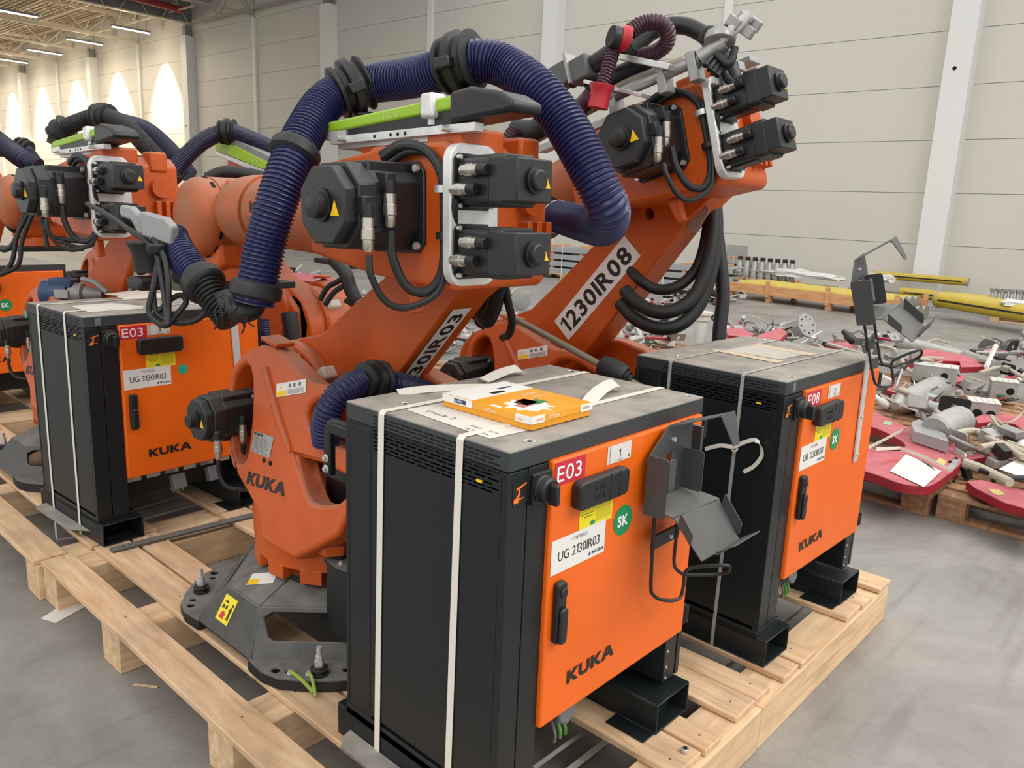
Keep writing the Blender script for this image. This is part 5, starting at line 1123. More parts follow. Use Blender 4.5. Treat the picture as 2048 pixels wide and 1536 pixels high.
dress(R4_, [(578, 625, 4.3), (584, 665, 4.3), (590, 720, 4.3)], .045, RUB, False, 'braided_hose')
dress(R4_, [(528, 640, 4.5), (532, 690, 4.5), (538, 740, 4.5)], .03, BLUE, True)
dress(R5_, [(-60, 240, 6.2), (0, 285, 6.2), (45, 318, 6.1), (75, 335, 6.1)], .075, BLUE2, True, 'ribbed_hose')
dress(R5_, [(-60, 290, 6.6), (10, 300, 6.6), (45, 297, 6.6), (70, 325, 6.6)], .06, BLUE2, True, 'ribbed_hose', (2,))
tm = R3_; LL = loc(R3_)
for a, b in ((52, 628),):
    p = LL([onx(a, b, .165+.02)])[0]; MB().sheet(p, V3((0, -1, 0)), Zv, circ(0, 0, .022, 20), (), .002).obj('round_sticker', TEAL, R3_)
bm_ = thing('geared_motor', 'blue geared motor behind the lid of cabinet 3', 'motor')
cb_ = pd(120, 586, 4.15); dmx = V3((.66, -.62, 0)).normalized()
BLM = mat('blue_motor_paint', (40, 66, 104), .45, var=.15)
MB().lathe(cb_-dmx*.09, dmx, [(0, .05), (.01, .062), (.14, .062), (.15, .05)], 24).obj('motor_body', BLM, bm_)
MB().box(cb_+dmx*.02+Zv*.055, (.09, .12, .05), dmx.to_track_quat('Y', 'Z').to_matrix()).obj('terminal_box', BLM, bm_, bevel=.01)
MB().lathe(cb_+dmx*.06, dmx, [(0, .055), (.06, .055), (.07, .04), (.16, .03)], 20).obj('gearbox', DULL, bm_)
MB().tube(P3([(165, 558, 4.1), (190, 565, 4.05), (215, 585, 4.0)]), .014, 10).obj('hose', DULL, bm_)
decal('rating_plate', cb_+dmx*.0+V3((-.045, -.045, -.02)), dmx, Zv, .07, .045, PLATE, bm_)

# name plate on the forearm of robot 1
p_ = L1([onx(500, 432, .308)])[0]
MB().sheet(p_, V3((0, -1, 0)), Zv, [(0, 0), (.30, 0), (.30, .06), (0, .06)], (), .012).obj('name_plate', CAST, R1, bevel=.002)
logo('lettering', p_+V3((-.013, -.02, .012)), V3((0, -1, 0)), Zv, .038, INK, R1, wide=1.05)
# hose box of the turned robot, seen from its other side
XB = 1.50; LB = loc(R4_)
def bp4(nm, pxs, m, t_, x=XB): 
    P = [onx(a, b, x) for a, b in pxs]; mb = MB().sheet((x, 0, 0), (0, 1, 0), (0, 0, 1), [(p.y, p.z) for p in P], (), t_); mb.v = [tuple(p) for p in LB(mb.v)]; return mb.obj(nm, m, R4_, bevel=.003)
bp4('green_cover', [(430, 290), (440, 284), (470, 292), (556, 336), (556, 350), (520, 336), (432, 301)], GREEN, .2)
bp4('hose_guide_box', [(440, 284), (470, 279), (560, 322), (556, 336), (470, 292)], DULL, .18, XB+.01)
bp4('box_rail', [(430, 301), (520, 337), (556, 351), (556, 360), (515, 346), (430, 309)], ALU, .02)
bp4('pedestal', [(455, 315), (520, 340), (520, 365), (455, 350)], CAST, .15, XB+.02)
q_ = onx(500, 319, XB-.002); q2_ = onx(535, 334, XB-.002); tx = text('lettering', 'LEONI', (0, 0, 0), (1, 0, 0), (0, 1, 0), .022, MATS['pale_green_print'], R4_)
d_ = (q2_-q_).normalized(); n_ = d_.cross(Zv).normalized(); u_ = n_.cross(d_)
Mw = Matrix(((d_.x, u_.x, n_.x, q_.x), (d_.y, u_.y, n_.y, q_.y), (d_.z, u_.z, n_.z, q_.z), (0, 0, 0, 1)))
tx.matrix_basis = (Matrix.Translation(R4_.location) @ Matrix.Rotation(PI, 4, 'Z')).inverted() @ Mw
for pts, r in (([(668, 520, 4.0), (690, 545, 3.95), (700, 575, 3.95), (712, 600, 3.95)], .035), ([(640, 600, 4.0), (655, 575, 3.98), (680, 560, 3.95), (690, 545, 3.95)], .014), ([(650, 610, 4.0), (668, 585, 3.98), (690, 570, 3.95)], .014), ([(690, 600, 4.0), (720, 615, 4.0), (760, 620, 4.05)], .014)): dress(R4_, pts, r, RUB, False, 'tool_cable')
# ============================================================ goods in the background
def flat(name, pxs, z, t, m, par=None, bevel=0, round_=False):
    P = [onz(a, b, z) for a, b in pxs]
    if round_:
        Q = smooth_path(P[-2:]+P+P[:2], 4); P = Q[8:-8][:len(P)*4]
    return MB().sheet((0, 0, z-t), (1, 0, 0), (0, 1, 0), [(p.x, p.y) for p in P], (), t).obj(name, m, par, bevel=bevel)
def euro(label, x, y, rz, m=WOODD, lx=.8, ly=1.2, group='small pallets under the grippers', n=5):
    t = thing('small_pallet', label, 'pallet', (x, y, 0), rz, group)
    for i in range(3):
        for j in range(3): plank('block', (lx-.1)/2*j, (lx-.1)/2*j+.1, (ly-.145)/2*i, (ly-.145)/2*i+.145, .022, .10, m, t, .002)
    for j in range(3): plank('bottom_board', (lx-.1)/2*j, (lx-.1)/2*j+.1, 0, ly, 0, .022, m, t, .002)
    for i in range(3): plank('stringer_board', 0, lx, (ly-.145)/2*i, (ly-.145)/2*i+.145, .10, .122, m, t, .002)
    for j in range(n): a = (lx-.14)/(n-1)*j; plank('deck_board', a, a+.12, 0, ly, .122, .144, m, t, .002)
    return t
PINK = mat('red_gripper_plate', (150, 26, 40), .45, dust=.85, dcol=(186, 108, 114)); PEDGE = RED
BEIGE = mat('beige_tube_hose', (176, 168, 150), .5); GALV = mat('galvanised_plate', (168, 168, 164), .42, metal=.4, var=.15, scale=20, dust=.2, dcol=(186, 184, 178))
GREENL = mat('green_marking', (56, 112, 62), .5); CLEAR = mat('milky_film', (206, 204, 200), .35, var=.08, scale=12, bump=.6, bscale=20)
ex = euro('front small pallet at the right edge of the photo, under a red gripper plate', 3.65, -1.19, 0)
euro('small pallet under the nearest red gripper plate', 3.62, .05, math.radians(-4))
for k, (x, y, rz) in enumerate([(4.75, -.9, .1), (5.0, .45, -.08), (6.1, -.5, .05), (5.4, 1.75, .1), (4.2, 2.2, -.1), (6.6, .9, .2), (3.3, 3.4, .1), (4.9, 3.6, 0), (6.4, 2.7, .1)]):
    euro('small pallet in the gripper field, %s' % ['behind the pallet at the right edge', 'behind the nearest red plate', 'at the far right under control boxes', 'under the tilted grey cylinder', 'under the white flanged pipe', 'right of the grey cylinder', 'left, seen under the arm of robot 2', 'far left below the metal stacks', 'far edge of the gripper field'][k], x, y, rz)
# traced red gripper plates
def gp(label, polys, z, t=.05, extra=None):
    g = thing('gripper', label, 'gripper')
    for p in polys: flat('red_plate', p, z, t, PINK, g, .004, len(p) > 11)
    if extra: extra(g)
    return g
def ex1(g):
    flat('clear_cover', [(1822, 845), (1838, 838), (1890, 868), (1898, 884), (1828, 862)], .33, .07, mat('milky_cover', (176, 178, 180), .25, alpha=.75), g)
    flat('recess', [(1768, 926), (1775, 918), (1815, 916), (1826, 898), (1821, 912), (1812, 921), (1778, 924)], .2515, .002, PEDGE, g)
    for a, b in ((1900, 925), (1912, 918)): MB().cyl(onz(a, b, .251), onz(a, b, .254), .012, n=12).obj('bore', HOLE, g)
    flat('end_plate', [(1893, 935), (1910, 916), (1921, 918), (1908, 938)], .2535, .003, GALV, g)
    flat('green_tag', [(1768, 841), (1785, 844), (1782, 851), (1766, 848)], .2525, .002, mat('pale_green_tag', (150, 176, 150), .5), g)
    q = flat('delivery_note', [(1812, 908), (1883, 942), (1848, 974), (1780, 942)], .256, .001, PAPER, None); tag(q, 'white paper note taped on the nearest red gripper plate', 'paper')
    for k in range(3): flat('print', [(1836+k*9, 917+k*5), (1862+k*4, 929+k*5), (1861+k*4, 931+k*5), (1835+k*9, 919+k*5)], .2568, .0004, INKG, q)
    flat('yellow_note', [(1878, 915), (1893, 922), (1888, 931), (1872, 924)], .2535, .002, mat('pale_yellow_note', (196, 184, 110), .6), g)
gp('nearest red gripper plate with big notch and a paper note', [[(1660, 800), (1744, 822), (1800, 847), (1844, 866), (1900, 884), (1922, 906), (1922, 925), (1906, 941), (1869, 967), (1844, 972), (1800, 966), (1756, 950), (1700, 930), (1690, 905), (1735, 893), (1759, 901), (1797, 901), (1809, 894), (1806, 884), (1775, 866), (1740, 852), (1680, 838)]], .25, .055, ex1)
def ex2(g):
    flat('yellow_note', [(1977, 978), (1997, 979), (2011, 989), (1995, 990), (1985, 986)], .222, .001, mat('pale_yellow_note', (196, 184, 110), .6), g)
    flat('delivery_note', [(2030, 920), (2070, 930), (2060, 960), (1998, 938)], .30, .001, PAPER, g)
gp('red gripper plate with small yellow note at the right edge', [[(1933, 962), (1962, 959), (2048, 980), (2120, 1005), (2110, 1050), (2048, 1016), (2009, 1005), (1950, 976)]], .22, .05, ex2)
gp('rear red gripper plate with long curved edge, right of the tilted bracket', [[(1811, 716), (1825, 701), (1856, 697), (1919, 708), (1975, 725), (1972, 733), (1922, 734), (1919, 722), (1850, 720), (1818, 726)]], .32, .06)
gp('short red gripper plate between control boxes', [[(1868, 757), (1890, 748), (1928, 750), (1931, 761), (1900, 765)]], .25, .05)
gp('red gripper plate below the second control box, right edge', [[(1950, 834), (1981, 823), (2048, 833), (2100, 845), (2100, 880), (2048, 862), (2030, 848), (1985, 842), (1956, 846)]], .27, .06)
gp('small red gripper plate left of the tilted bracket', [[(1655, 690), (1680, 682), (1715, 690), (1712, 700), (1690, 702)]], .3, .04)
gp('red gripper plate left of the tilted grey cylinder', [[(1512, 672), (1560, 655), (1575, 665), (1560, 680), (1520, 680)]], .45, .05)
gp('thin dark red gripper plate near the hanging black cables', [[(1448, 650), (1475, 652), (1508, 668), (1500, 676), (1455, 670)]], .3, .05)
gp('thin red gripper plates behind the arm of the nearest robot', [[(585, 545), (640, 548), (700, 565), (690, 572), (600, 560)], [(612, 568), (660, 570), (720, 590), (715, 598), (640, 585)]], .3, .04)
# control boxes
def cbox(label, px, py, z, s, rz, holes=2):
    p = onz(px, py, z); t = thing('control_box', label, 'box', p, rz); w, d, h = s
    b = MB().bx(-w/2, w/2, -d/2, d/2, 0, h).obj('housing', GALV, t, bevel=.003)
    MB().bx(-w/2-.004, w/2+.004, -d/2-.004, d/2+.004, h, h+.006).obj('lid', mat('pale_box_lid', (196, 196, 188), .5), t)
    for k in range(holes): MB().cyl((-w/2-.001, -d*.22+k*d*.45, h*.5), (-w/2-.003, -d*.22+k*d*.45, h*.5), h*.2, n=20).obj('opening', HOLE, t)
    MB().bx(-w/2-.003, -w/2, -d*.1, d*.25, h*.06, h*.26).obj('green_plate', GREENL, t)
    dots = MB()
    for i in range(5):
        for j in range(4): dots.cyl((-w*.35+i*w*.17, -d*.33+j*d*.2, h+.006), (-w*.35+i*w*.17, -d*.33+j*d*.2, h+.007), .004, n=6)
    dots.obj('rivet', HOLE, t)['kind'] = 'stuff'
    for k in range(3): MB().tube([(-w/2-.01, d*.3-k*.03, .02), (-w/2-.06, d*.25-k*.03, .0), (-w/2-.07, d*.0-k*.05, .03), (-w/2-.02, -d*.2-k*.03, .02)], .006, 6).obj('cable', RUB if k else RED, t)
    return t
cbox('grey control box with two round openings, right of the nearest gripper', 1960, 845, .18, (.19, .2, .17), .35)
cbox('grey control box with one round opening, behind the first one', 2003, 795, .2, (.18, .2, .15), .3, 1)
cbox('grey control box with coloured hoses, left of the round rubber wheel', 1868, 762, .3, (.2, .34, .14), .2, 1)
cbox('low grey control box at the far left of the gripper field', 1330, 668, .25, (.2, .3, .12), .2, 1)
def cylthing(name, label, cat, p0, p1, prof, m, n=22, sides=None, extra=None):
    d = V3(p1)-V3(p0); L = d.length; t = thing(name, label, cat)
    MB().lathe(p0, d, [(a*L, r) for a, r in prof], sides or n).obj('body', m, t, bevel=0)
    if extra: extra(t, V3(p0), d.normalized(), L)
    return t
def flg(t, p, d, L, r):
    u, w = axes(d)
    for k in range(8): a = 2*PI*k/8; q = p+d*(L+.001)+(u*math.cos(a)+w*math.sin(a))*r; MB().cyl(q, q+d*.004, .010, n=8).obj('bolt_hole', HOLE, t)
cylthing('gripper_cylinder', 'tilted eight-sided grey cylinder on the gripper field, behind cabinet 2', 'cylinder', onz(1585, 690, .145)+V3((.05, .12, .13)), onz(1585, 690, .145)+V3((-.05, -.17, .27)), [(0, .14), (.08, .14), (.09, .12), (.88, .12), (.9, .15), (1, .15)], GALV, sides=8, extra=lambda t, p, d, L: flg(t, p, d, L, .10))
cylthing('flanged_pipe', 'upright white pipe with flange, between cabinets 1 and 2', 'pipe', onz(1398, 700, .0), onz(1398, 700, .0)+V3((0, 0, .48)), [(0, .07), (.75, .075), (.78, .10), (.9, .10), (.93, .13), (1, .13), (1, .11)], mat('scuffed_white_pipe', (206, 204, 198), .4, var=.12, scale=10))
cylthing('gripper_cylinder', 'fat grey cylinder lying behind the nearest red gripper plate', 'cylinder', onz(1870, 862, .32), onz(1925, 838, .36), [(0, .085), (.05, .1), (.9, .1), (1, .085)], GALV)
cylthing('gripper_cylinder', 'grey cone shaped cylinder lying left of the control boxes', 'cylinder', onz(1790, 812, .25), onz(1880, 775, .25), [(0, .03), (.2, .09), (.7, .11), (1, .12)], GALV)
cylthing('long_pipe', 'long dull aluminium pipe behind the rear red gripper plate', 'pipe', onz(1815, 690, .3), onz(1925, 712, .3), [(0, .09), (.7, .06), (1, .05)], GALV)
def wheel(label, c, d, r, m, teeth=12, mt=RUB):
    c = onz(c[0], c[1], r*(.75 if mt is RUB and teeth == 0 else 1))
    t = thing('gear_wheel', label, 'wheel'); d = V3(d).normalized(); u, w = axes(d)
    MB().lathe(c, d, [(0, r*.8), (.01, r), (.05, r), (.06, r*.8)], 28).obj('rim', m, t)
    MB().lathe(V3(c)-d*.005, d, [(-.03, r*.25), (-.03, r*.4), (.0, r*.45)], 20).obj('hub', mt, t)
    for k in range(teeth):
        a = 2*PI*k/teeth; q = V3(c)-d*.008+(u*math.cos(a)+w*math.sin(a))*r*.75; MB().box(q, (r*.12, r*.12, r*.3), Matrix((u, w, d)).transposed() @ Matrix.Rotation(a, 3, 'Z')).obj('tooth', mt, t)
    return t
wheel('dark slotted fan wheel seen between the two front robots', (1042, 600), (-.74, -.6, .1), .16, DULL)
wheel('round grey cover with two holes behind the black rubber cone', (1272, 676), (-.74, -.66, .1), .11, GALV, 8, DULL)
wheel('black rubber wheel on a white square bar, far right', (1985, 702), (-.6, -.3, .7), .17, RUB, 0, RUB)
tag(MB().tube([onz(1972, 735, .35), onz(1992, 690, .42)], .022, 4).obj('square_bar', PAPER), 'white square bar through the black rubber wheel', 'bar')
# loose assemblies: each one a gripper frame with its own tubes, blocks and hoses
def junk(label, c, seed, s=1., n=9, red=True, hoses=3):
    rnd = random.Random(seed); t = thing('gripper_assembly', label, 'gripper', c, rnd.uniform(0, 3), 'welding grippers on the small pallets')
    z = V3((0, 0, 1)); R = lambda: Matrix.Rotation(rnd.uniform(-1.2, 1.2), 3, 'Z') @ Matrix.Rotation(rnd.uniform(-.5, .5), 3, 'X')
    for k in range(n):
        p = V3((rnd.uniform(-.35, .35), rnd.uniform(-.3, .3), rnd.uniform(.02, .24)))*s; m = rnd.choice([GALV, GALV, DULL, ALT, BLACK, ALU]); typ = rnd.random()
        if typ < .35: MB().box(p, (rnd.uniform(.05, .16)*s, rnd.uniform(.04, .12)*s, rnd.uniform(.03, .10)*s), R()).obj('block', m, t, bevel=.004)
        elif typ < .6:
            d = V3((rnd.uniform(-1, 1), rnd.uniform(-1, 1), rnd.uniform(-.3, .5))).normalized(); MB().lathe(p, d, [(0, .03*s), (.02, .045*s), (.12*s, .045*s), (.13*s, .03*s), (.2*s, .028*s)], 16).obj('cylinder', m, t)
        elif typ < .8:
            d = V3((rnd.uniform(-1, 1), rnd.uniform(-1, 1), rnd.uniform(-.2, .4))).normalized()*rnd.uniform(.25, .5)*s; MB().cyl(p-d/2, p+d/2, rnd.uniform(.01, .022)*s, n=12).obj('tube', m, t)
        else:
            a = R(); MB().sheet(p, a@V3((1, 0, 0)), a@V3((0, .3, .95)), rrect(-.09*s, .09*s, -.05*s, .07*s, .02), [circ(0, 0, .025*s, 12)], .008).obj('bracket', m, t)
    if red:
        a = Matrix.Rotation(rnd.uniform(-.5, .5), 3, 'X') @ Matrix.Rotation(rnd.uniform(0, 3), 3, 'Z')
        MB().sheet(V3((0, 0, .1)), a@V3((1, 0, 0)), a@V3((0, 1, 0)), [(-.3*s, -.06), (.3*s, -.06), (.33*s, 0), (.25*s, .05), (-.25*s, .04)], (), .03).obj('red_plate', PINK, t, bevel=.003)
    for k in range(hoses):
        p = V3((rnd.uniform(-.3, .3), rnd.uniform(-.3, .3), .1))*s; pts = [p]
        for i in range(4): pts.append(pts[-1]+V3((rnd.uniform(-.2, .2), rnd.uniform(-.2, .2), rnd.uniform(-.06, .1)))*s)
        pts = [V3((a.x, a.y, max(.03, a.z))) for a in pts]; MB().tube(pts, rnd.choice([.007, .010, .016])*s, 8, 5).obj('hose', rnd.choice([BEIGE, RUB, BEIGE, DULL]), t)
    return t
JK = [((1775, 690), 'wrapped in clear film left of the rear red plate', 1.0), ((1760, 735), 'with coiled beige hoses behind the right end of cabinet 2', 1.05), ((1790, 800), 'with yellow tag beside the orange door of cabinet 2', .9), ((1850, 820), 'between the cone shaped cylinder and the nearest red plate', .8),
      ((1900, 790), 'right of the cone shaped cylinder', .8), ((2020, 720), 'with black valves at the far right', 1.0), ((2040, 770), 'at the right edge beside the second control box', .9), ((1975, 900), 'with thick beige hoses above the right edge pallet', 1.1), ((1990, 940), 'with black cable coil on the right edge pallet', .8),
      ((1655, 700), 'behind the right rear corner of cabinet 2', .8), ((1545, 690), 'under the tilted grey cylinder', .8), ((1480, 670), 'black one next to the hanging cables', .9), ((1300, 690), 'just behind the left end of cabinet 2', .9), ((1230, 700), 'beside the black rubber cone', .9),
      ((1335, 640), 'under the loops of black cable', 1.2), ((1290, 610), 'close behind the link arm of robot 2', 1.2), ((1350, 600), 'at the far side under the cable loops', 1.2), ((1060, 660), 'left of the shoulder of robot 2', 1.0), ((960, 640), 'behind the elbow of the nearest robot', 1.0), ((1010, 600), 'in front of the slotted fan wheel', .9),
      ((940, 690), 'beside the motor of robot 2', .9), ((860, 700), 'right of the marking strip of the nearest robot', .8), ((640, 590), 'behind the shoulder of the turned robot', 1.1), ((700, 610), 'under the forearm of the nearest robot', 1.1), ((590, 560), 'beyond the arm of the turned robot', 1.2), ((1120, 660), 'under the marking of robot 2', .9), ((1440, 600), 'right of the cable loops far back', 1.1)]
for k, ((a, b), w, s) in enumerate(JK): 
    lo_ = k in (0, 9, 14, 15, 16, 17, 18, 19, 20, 21, 22, 23, 24, 25, 26)
    p = onz(a, b+6, .0 if lo_ else .145); junk('grey gripper frame '+w, p, 100+k, s, 13, k % 3 != 1, 4)
for k, (pts, r, m, w) in enumerate([([(1905, 868), (1950, 862), (1985, 880), (2048, 905), (2080, 925)], .022, BEIGE, 'thick beige hose across the right edge pallets'), ([(1960, 895), (2000, 890), (2048, 915)], .02, BEIGE, 'second thick beige hose below the first'), ([(1930, 925), (1965, 938), (2020, 965)], .024, BEIGE, 'ribbed beige hose in front at the right edge'), ([(1960, 940), (2010, 955), (2070, 955)], .016, RUB, 'black hose beside the ribbed beige one'),
                                    ([(1755, 690), (1790, 700), (1812, 735), (1835, 750)], .02, BEIGE, 'beige hose bending behind cabinet 2'), ([(1800, 780), (1850, 800), (1880, 830)], .018, BEIGE, 'beige hose left of the fat cylinder'), ([(1960, 745), (2005, 735), (2048, 755)], .018, BEIGE, 'beige hose above the second control box')]):
    tag(MB().tube([onz(a, b, .34) for a, b in pts], r, 10, 6).obj('hose', m), w, 'hose')
for k, pts in enumerate([[(1738, 895), (1810, 858)], [(1760, 790), (1830, 820), (1850, 835)], [(1752, 898), (1800, 896), (1850, 915), (1905, 942)], [(1888, 690), (1940, 705), (1990, 720)]]):
    tag(MB().ribbon([onz(a, b, .275) for a, b in pts], .02, (.2, 0, 1), .002).obj('packing_strap', STRAP), 'white strap in the gripper field, %s' % ['over the notch of the nearest red plate', 'behind cabinet 2', 'under the paper note on the nearest red plate', 'over the rear red plate'][k], 'strap')
# ---- yellow padded poles in crates
YP = mat('yellow_pole_paint', (190, 164, 48), .55, var=.1, dust=.45, dcol=(204, 190, 120))
def pole_bundle(label, A, B, n, r, z0, grp):
    A = V3(A); B = V3(B); d = (B-A).normalized(); s = d.cross(Zv)
    for k in range(n):
        lab = label[k]; t = thing('yellow_pole', lab, 'pole', (0, 0, 0), 0, grp); off = s*(k*(2*r+.01))+Zv*(z0+r)
        MB().cyl(A+off, B+off, r, n=20).obj('pole', YP, t)
        for e, q in ((A, -1), (B, 1)): MB().cyl(e+off-d*q*.0, e+off+d*q*.03, r*1.08, n=20).obj('end_flange', GALV, t)
        MB().ribbon([A+off+s*r*1.0+d*.1, B+off+s*r*1.0-d*.1], .03, Zv, .008).obj('black_stripe', BLACK, t)
def crate(label, A, B, wid, z1=.30, posts=4):
    A = V3(A); B = V3(B); d = (B-A); L = d.length; d = d.normalized(); rz = math.atan2(d.y, d.x); t = thing('open_crate', label, 'crate', A, rz, 'orange wooden crates with poles')
    plank('side_board', 0, L, -.022, 0, .14, .33, WOODR, t); plank('side_board', 0, L, wid, wid+.022, .14, .33, WOODR, t)
    for i in range(posts):
        x = i*(L-.09)/(posts-1); plank('post', x, x+.09, -.045, -.023, .10, z1+.07, WOODR, t); plank('post', x, x+.09, wid+.023, wid+.045, .10, z1+.07, WOODR, t); plank('block', x, x+.10, 0, .10, 0, .12, WOODR, t); plank('block', x, x+.10, wid-.1, wid, 0, .12, WOODR, t); plank('cross_board', x, x+.12, 0, wid, .12, .14, WOODR, t)
    return t
cA, cB = onz(1425, 590, 0), onz(1795, 640, 0); dC = (cB-cA).normalized()
crate('long orange wooden crate holding yellow poles, right of the hanging cables', cA, cA+dC*(cB-cA).length, 1.0, .36, 4)
nC = V3((-dC.y, dC.x, 0)).normalized(); 
if nC.dot(cA-V3((CAM.x, CAM.y, 0))) < 0: nC = -nC
pole_bundle(['front yellow pole in the long crate', 'second yellow pole in the long crate', 'third yellow pole in the long crate', 'rear yellow pole in the long crate'], cA+dC*.6+nC*.15, cB-dC*.1+nC*.15, 4, .105, .17, 'yellow poles in the long crate') if nC.dot(dC.cross(Zv)) > 0 else pole_bundle(['rear yellow pole in the long crate', 'third yellow pole in the long crate', 'second yellow pole in the long crate', 'front yellow pole in the long crate'], cA+dC*.6+nC*.8, cB-dC*.1+nC*.8, 4, .105, .17, 'yellow poles in the long crate')
def film(label, c, s, seed):
    rnd = random.Random(seed); bm = bmesh.new(); bmesh.ops.create_icosphere(bm, subdivisions=3, radius=1)
    for v in bm.verts:
        k = 1+.16*math.sin(v.co.x*7+seed)+.14*math.sin(v.co.y*9+v.co.z*6)+rnd.uniform(-.06, .06); v.co = V3((v.co.x*s[0]*k, v.co.y*s[1]*k, max(-.2, v.co.z)*s[2]*k))
    bm.verts.index_update(); m = MB(); m.add([v.co for v in bm.verts], [[v.index for v in f.verts] for f in bm.faces]); bm.free()
    o = m.obj('plastic_film', mat('crumpled_film', (216, 214, 208), .3, var=.1, scale=9, bump=.8, bscale=25)); o.location = c; o.rotation_euler = (0, 0, math.atan2(dC.y, dC.x)); tag(o, label, 'plastic film'); return o
film('crumpled white film on the left end of the yellow poles in the crate', onz(1590, 550, .38), (1.1, .3, .13), 2); film('crumpled white film on the right end of the yellow poles in the crate', onz(1755, 560, .38), (.45, .3, .14), 5); film('lump of clear film on the floor before the long crate', onz(1770, 618, .05), (.22, .2, .2), 8)
q = MB().sheet(onz(1672, 600, .04), dC, Zv+V3((-.1, -.1, 0)), [(0, 0), (.2, 0), (.2, .29), (0, .29)], (), .002).obj('delivery_note', PAPER); tag(q, 'white paper note hanging on the side of the long crate', 'paper')
# lattice end frames of the poles
for k in range(3):
    t = thing('end_frame', 'galvanised end frame of a yellow pole, %s at the right end of the crate' % ['front one', 'middle one', 'rear one'][k], 'frame', cB+nC*(.2+k*.25)+Zv*.125+dC*.15, math.atan2(dC.y, dC.x)+PI/2)
    MB().lathe((0, 0, 0), (0, 1, 0), [(0, .08), (0, .12), (.04, .12), (.04, .08)], 20).obj('ring', GALV, t)
    for a in range(4): MB().box((.06*math.cos(a*PI/2), .02, .06*math.sin(a*PI/2)), (.06, .03, .03), Matrix.Rotation(a*PI/2, 3, 'Y')).obj('rib', GALV, t)
# poles behind and at the right
pA_, pB_ = onz(1800, 600, 0), onz(1905, 598, 0)
a, b = V3((18.6, onx(1800, 588, 18.6).y, 0)), V3((18.6, onx(1998, 592, 18.6).y, 0)); pole_bundle(['yellow pole lying far back, right of the crate'], a, b, 1, .11, 0, 'loose yellow poles')
a, b = onz(1905, 615, .2), onz(2100, 648, .2); pole_bundle(['fat yellow pole on pallet, front one at right edge', 'fat yellow pole behind the front one at right edge'], a, b, 2, .14, 0, 'yellow poles at the right edge')
a, b = V3((19.0, onx(1745, 566, 19).y, 0)), V3((19.0, onx(1930, 590, 19).y, 0)); pole_bundle(['thin yellow pole far back near the white column'], a, b, 1, .09, .35, 'loose yellow poles')
euro('small pine pallet under the fat yellow poles at the right edge', *(onz(1968, 640, 0)+V3((.0, -1.3, 0))).xy, .1, WOODX)
film('white film on the fat yellow pole at the right edge', onz(2040, 610, .45), (.35, .15, .08), 11)
for k in range(7):
    t = thing('pole_bracket', 'galvanised pole bracket standing at the right edge, %s from the left' % ['first', 'second', 'third', 'fourth', 'fifth', 'sixth', 'seventh'][k], 'bracket', (16.6+.05*k, onx(1985+k*13, 588, 16.6+.05*k).y, 0), .1*k)
    MB().bx(-.06, .06, -.055, .055, 0, .3).obj('foot_plate', GALV, t); MB().cyl((0, 0, .3), (.03, 0, .45), .04, n=12).obj('stub', GALV, t); MB().bx(-.05, .05, -.05, .05, .45, .5).obj('top_plate', DULL, t)
tag(MB().bx(-.08, .08, 0, 2.6, .1, .2).obj('steel_rail', GALV), 'white steel rail behind the fat yellow poles', 'rail').location = V3((16.0, onx(2040, 590, 16.).y, -.1))
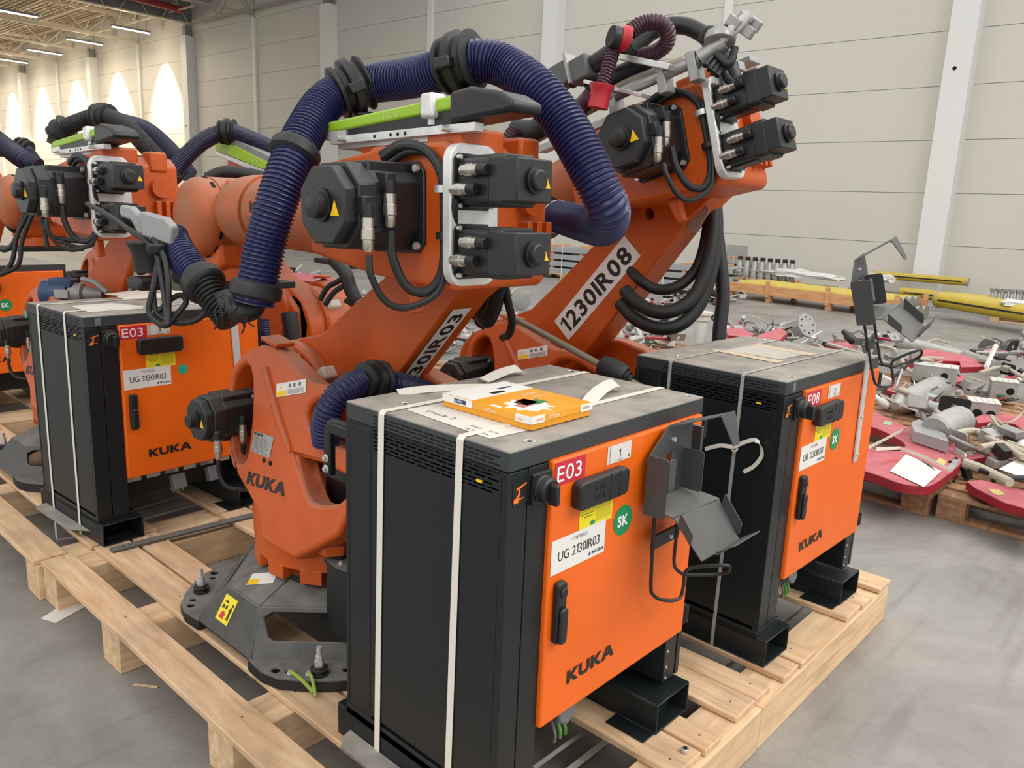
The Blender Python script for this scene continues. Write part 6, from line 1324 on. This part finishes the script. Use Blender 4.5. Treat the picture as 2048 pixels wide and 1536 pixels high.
# ---- stacks of galvanised sections on orange pallets
def stack(label, px, py, rz, L, n, w, grp='galvanised section stacks'):
    t = thing('steel_section_stack', label, 'steel stack', onz(px, py, 0), rz, grp)
    for i in range(4): plank('block', i*(L-.12)/3, i*(L-.12)/3+.12, 0, .12, 0, .1, WOODR, t); plank('block', i*(L-.12)/3, i*(L-.12)/3+.12, w-.12, w, 0, .1, WOODR, t)
    plank('deck_board', 0, L, 0, w, .1, .13, WOODR, t)
    for k in range(n):
        z = .13+k*.17
        MB().px([(0, z), (w, z), (w, z+.02), (.03, z+.02), (.03, z+.10), (w, z+.10), (w, z+.12), (0, z+.12)], .02*k, L-.03*k).obj('steel_section', mat('galvanised_section', (158, 162, 164), .4, metal=.35, var=.1, scale=5), t, bevel=.002, seg=1)
        for i in range(3): plank('spacer', L*(.15+.33*i), L*(.15+.33*i)+.09, .02, w-.02, z+.12, z+.17, WOODR, t)
    for i in (.3, .62): MB().ribbon([(L*i, -.004, .0), (L*i, -.004, .13+n*.17), (L*i, w+.004, .13+n*.17)], .02, (1, 0, 0), .003).obj('band', STRAP, t)
stack('tall stack of galvanised sections behind the wrist of the nearest robot', 1020, 548, -1.4, 2.4, 4, .9)
stack('stack of galvanised sections with white bands behind the cable loops', 1268, 575, -1.45, 2.3, 3, .9)
stack('short stack of galvanised sections beside the steel jacks', 1395, 558, -1.45, 1.5, 3, .7)
for k in range(16):
    r_, c_ = divmod(k, 8); p = onx(1478+c_*15, 545, 17.2+r_*.45)
    t = thing('steel_jack', 'grey steel jack with black cap, %s, %s from the left, behind the yellow poles' % (['front row', 'back row'][r_], ['first', 'second', 'third', 'fourth', 'fifth', 'sixth', 'seventh', 'eighth'][c_]), 'jack', (p.x, p.y, 0), 0, 'grey steel jacks by the wall'); hz_ = .22
    MB().bx(-.085, .085, -.085, .085, .0, hz_).obj('base_block', WOODR, t); MB().lathe((0, 0, hz_), Zv, [(0, .08), (.34, .08), (.38, .055), (.42, .055)], 14).obj('body', GALV, t); MB().cyl((0, 0, hz_+.42), (0, 0, hz_+.48), .06, n=12).obj('cap', RUB, t)
t = thing('steel_box_frame', 'tall galvanised box frame between the stacks and the jacks', 'frame', onz(1448, 553, 0), -1.5)
for z in (0, .35, .62): MB().bx(0, .9, 0, .5, z, z+.28).obj('box_section', GALV, t, bevel=.004)
MB().bx(.1, .5, .1, .4, .9, 1.15).obj('bracket', GALV, t)
# orange pallets stacked far left by the lit wall
for k in range(9):
    o = euro('orange pallet in the far stack by the lit wall, %s from the floor' % ['first', 'second', 'third', 'fourth', 'fifth', 'sixth', 'seventh', 'eighth', 'ninth'][k], 9.6, 31.0, .3, WOODR, 1.2, 1.2, 'orange pallets stacked by the lit wall', 4); o.location.z = k*.146+.001*k
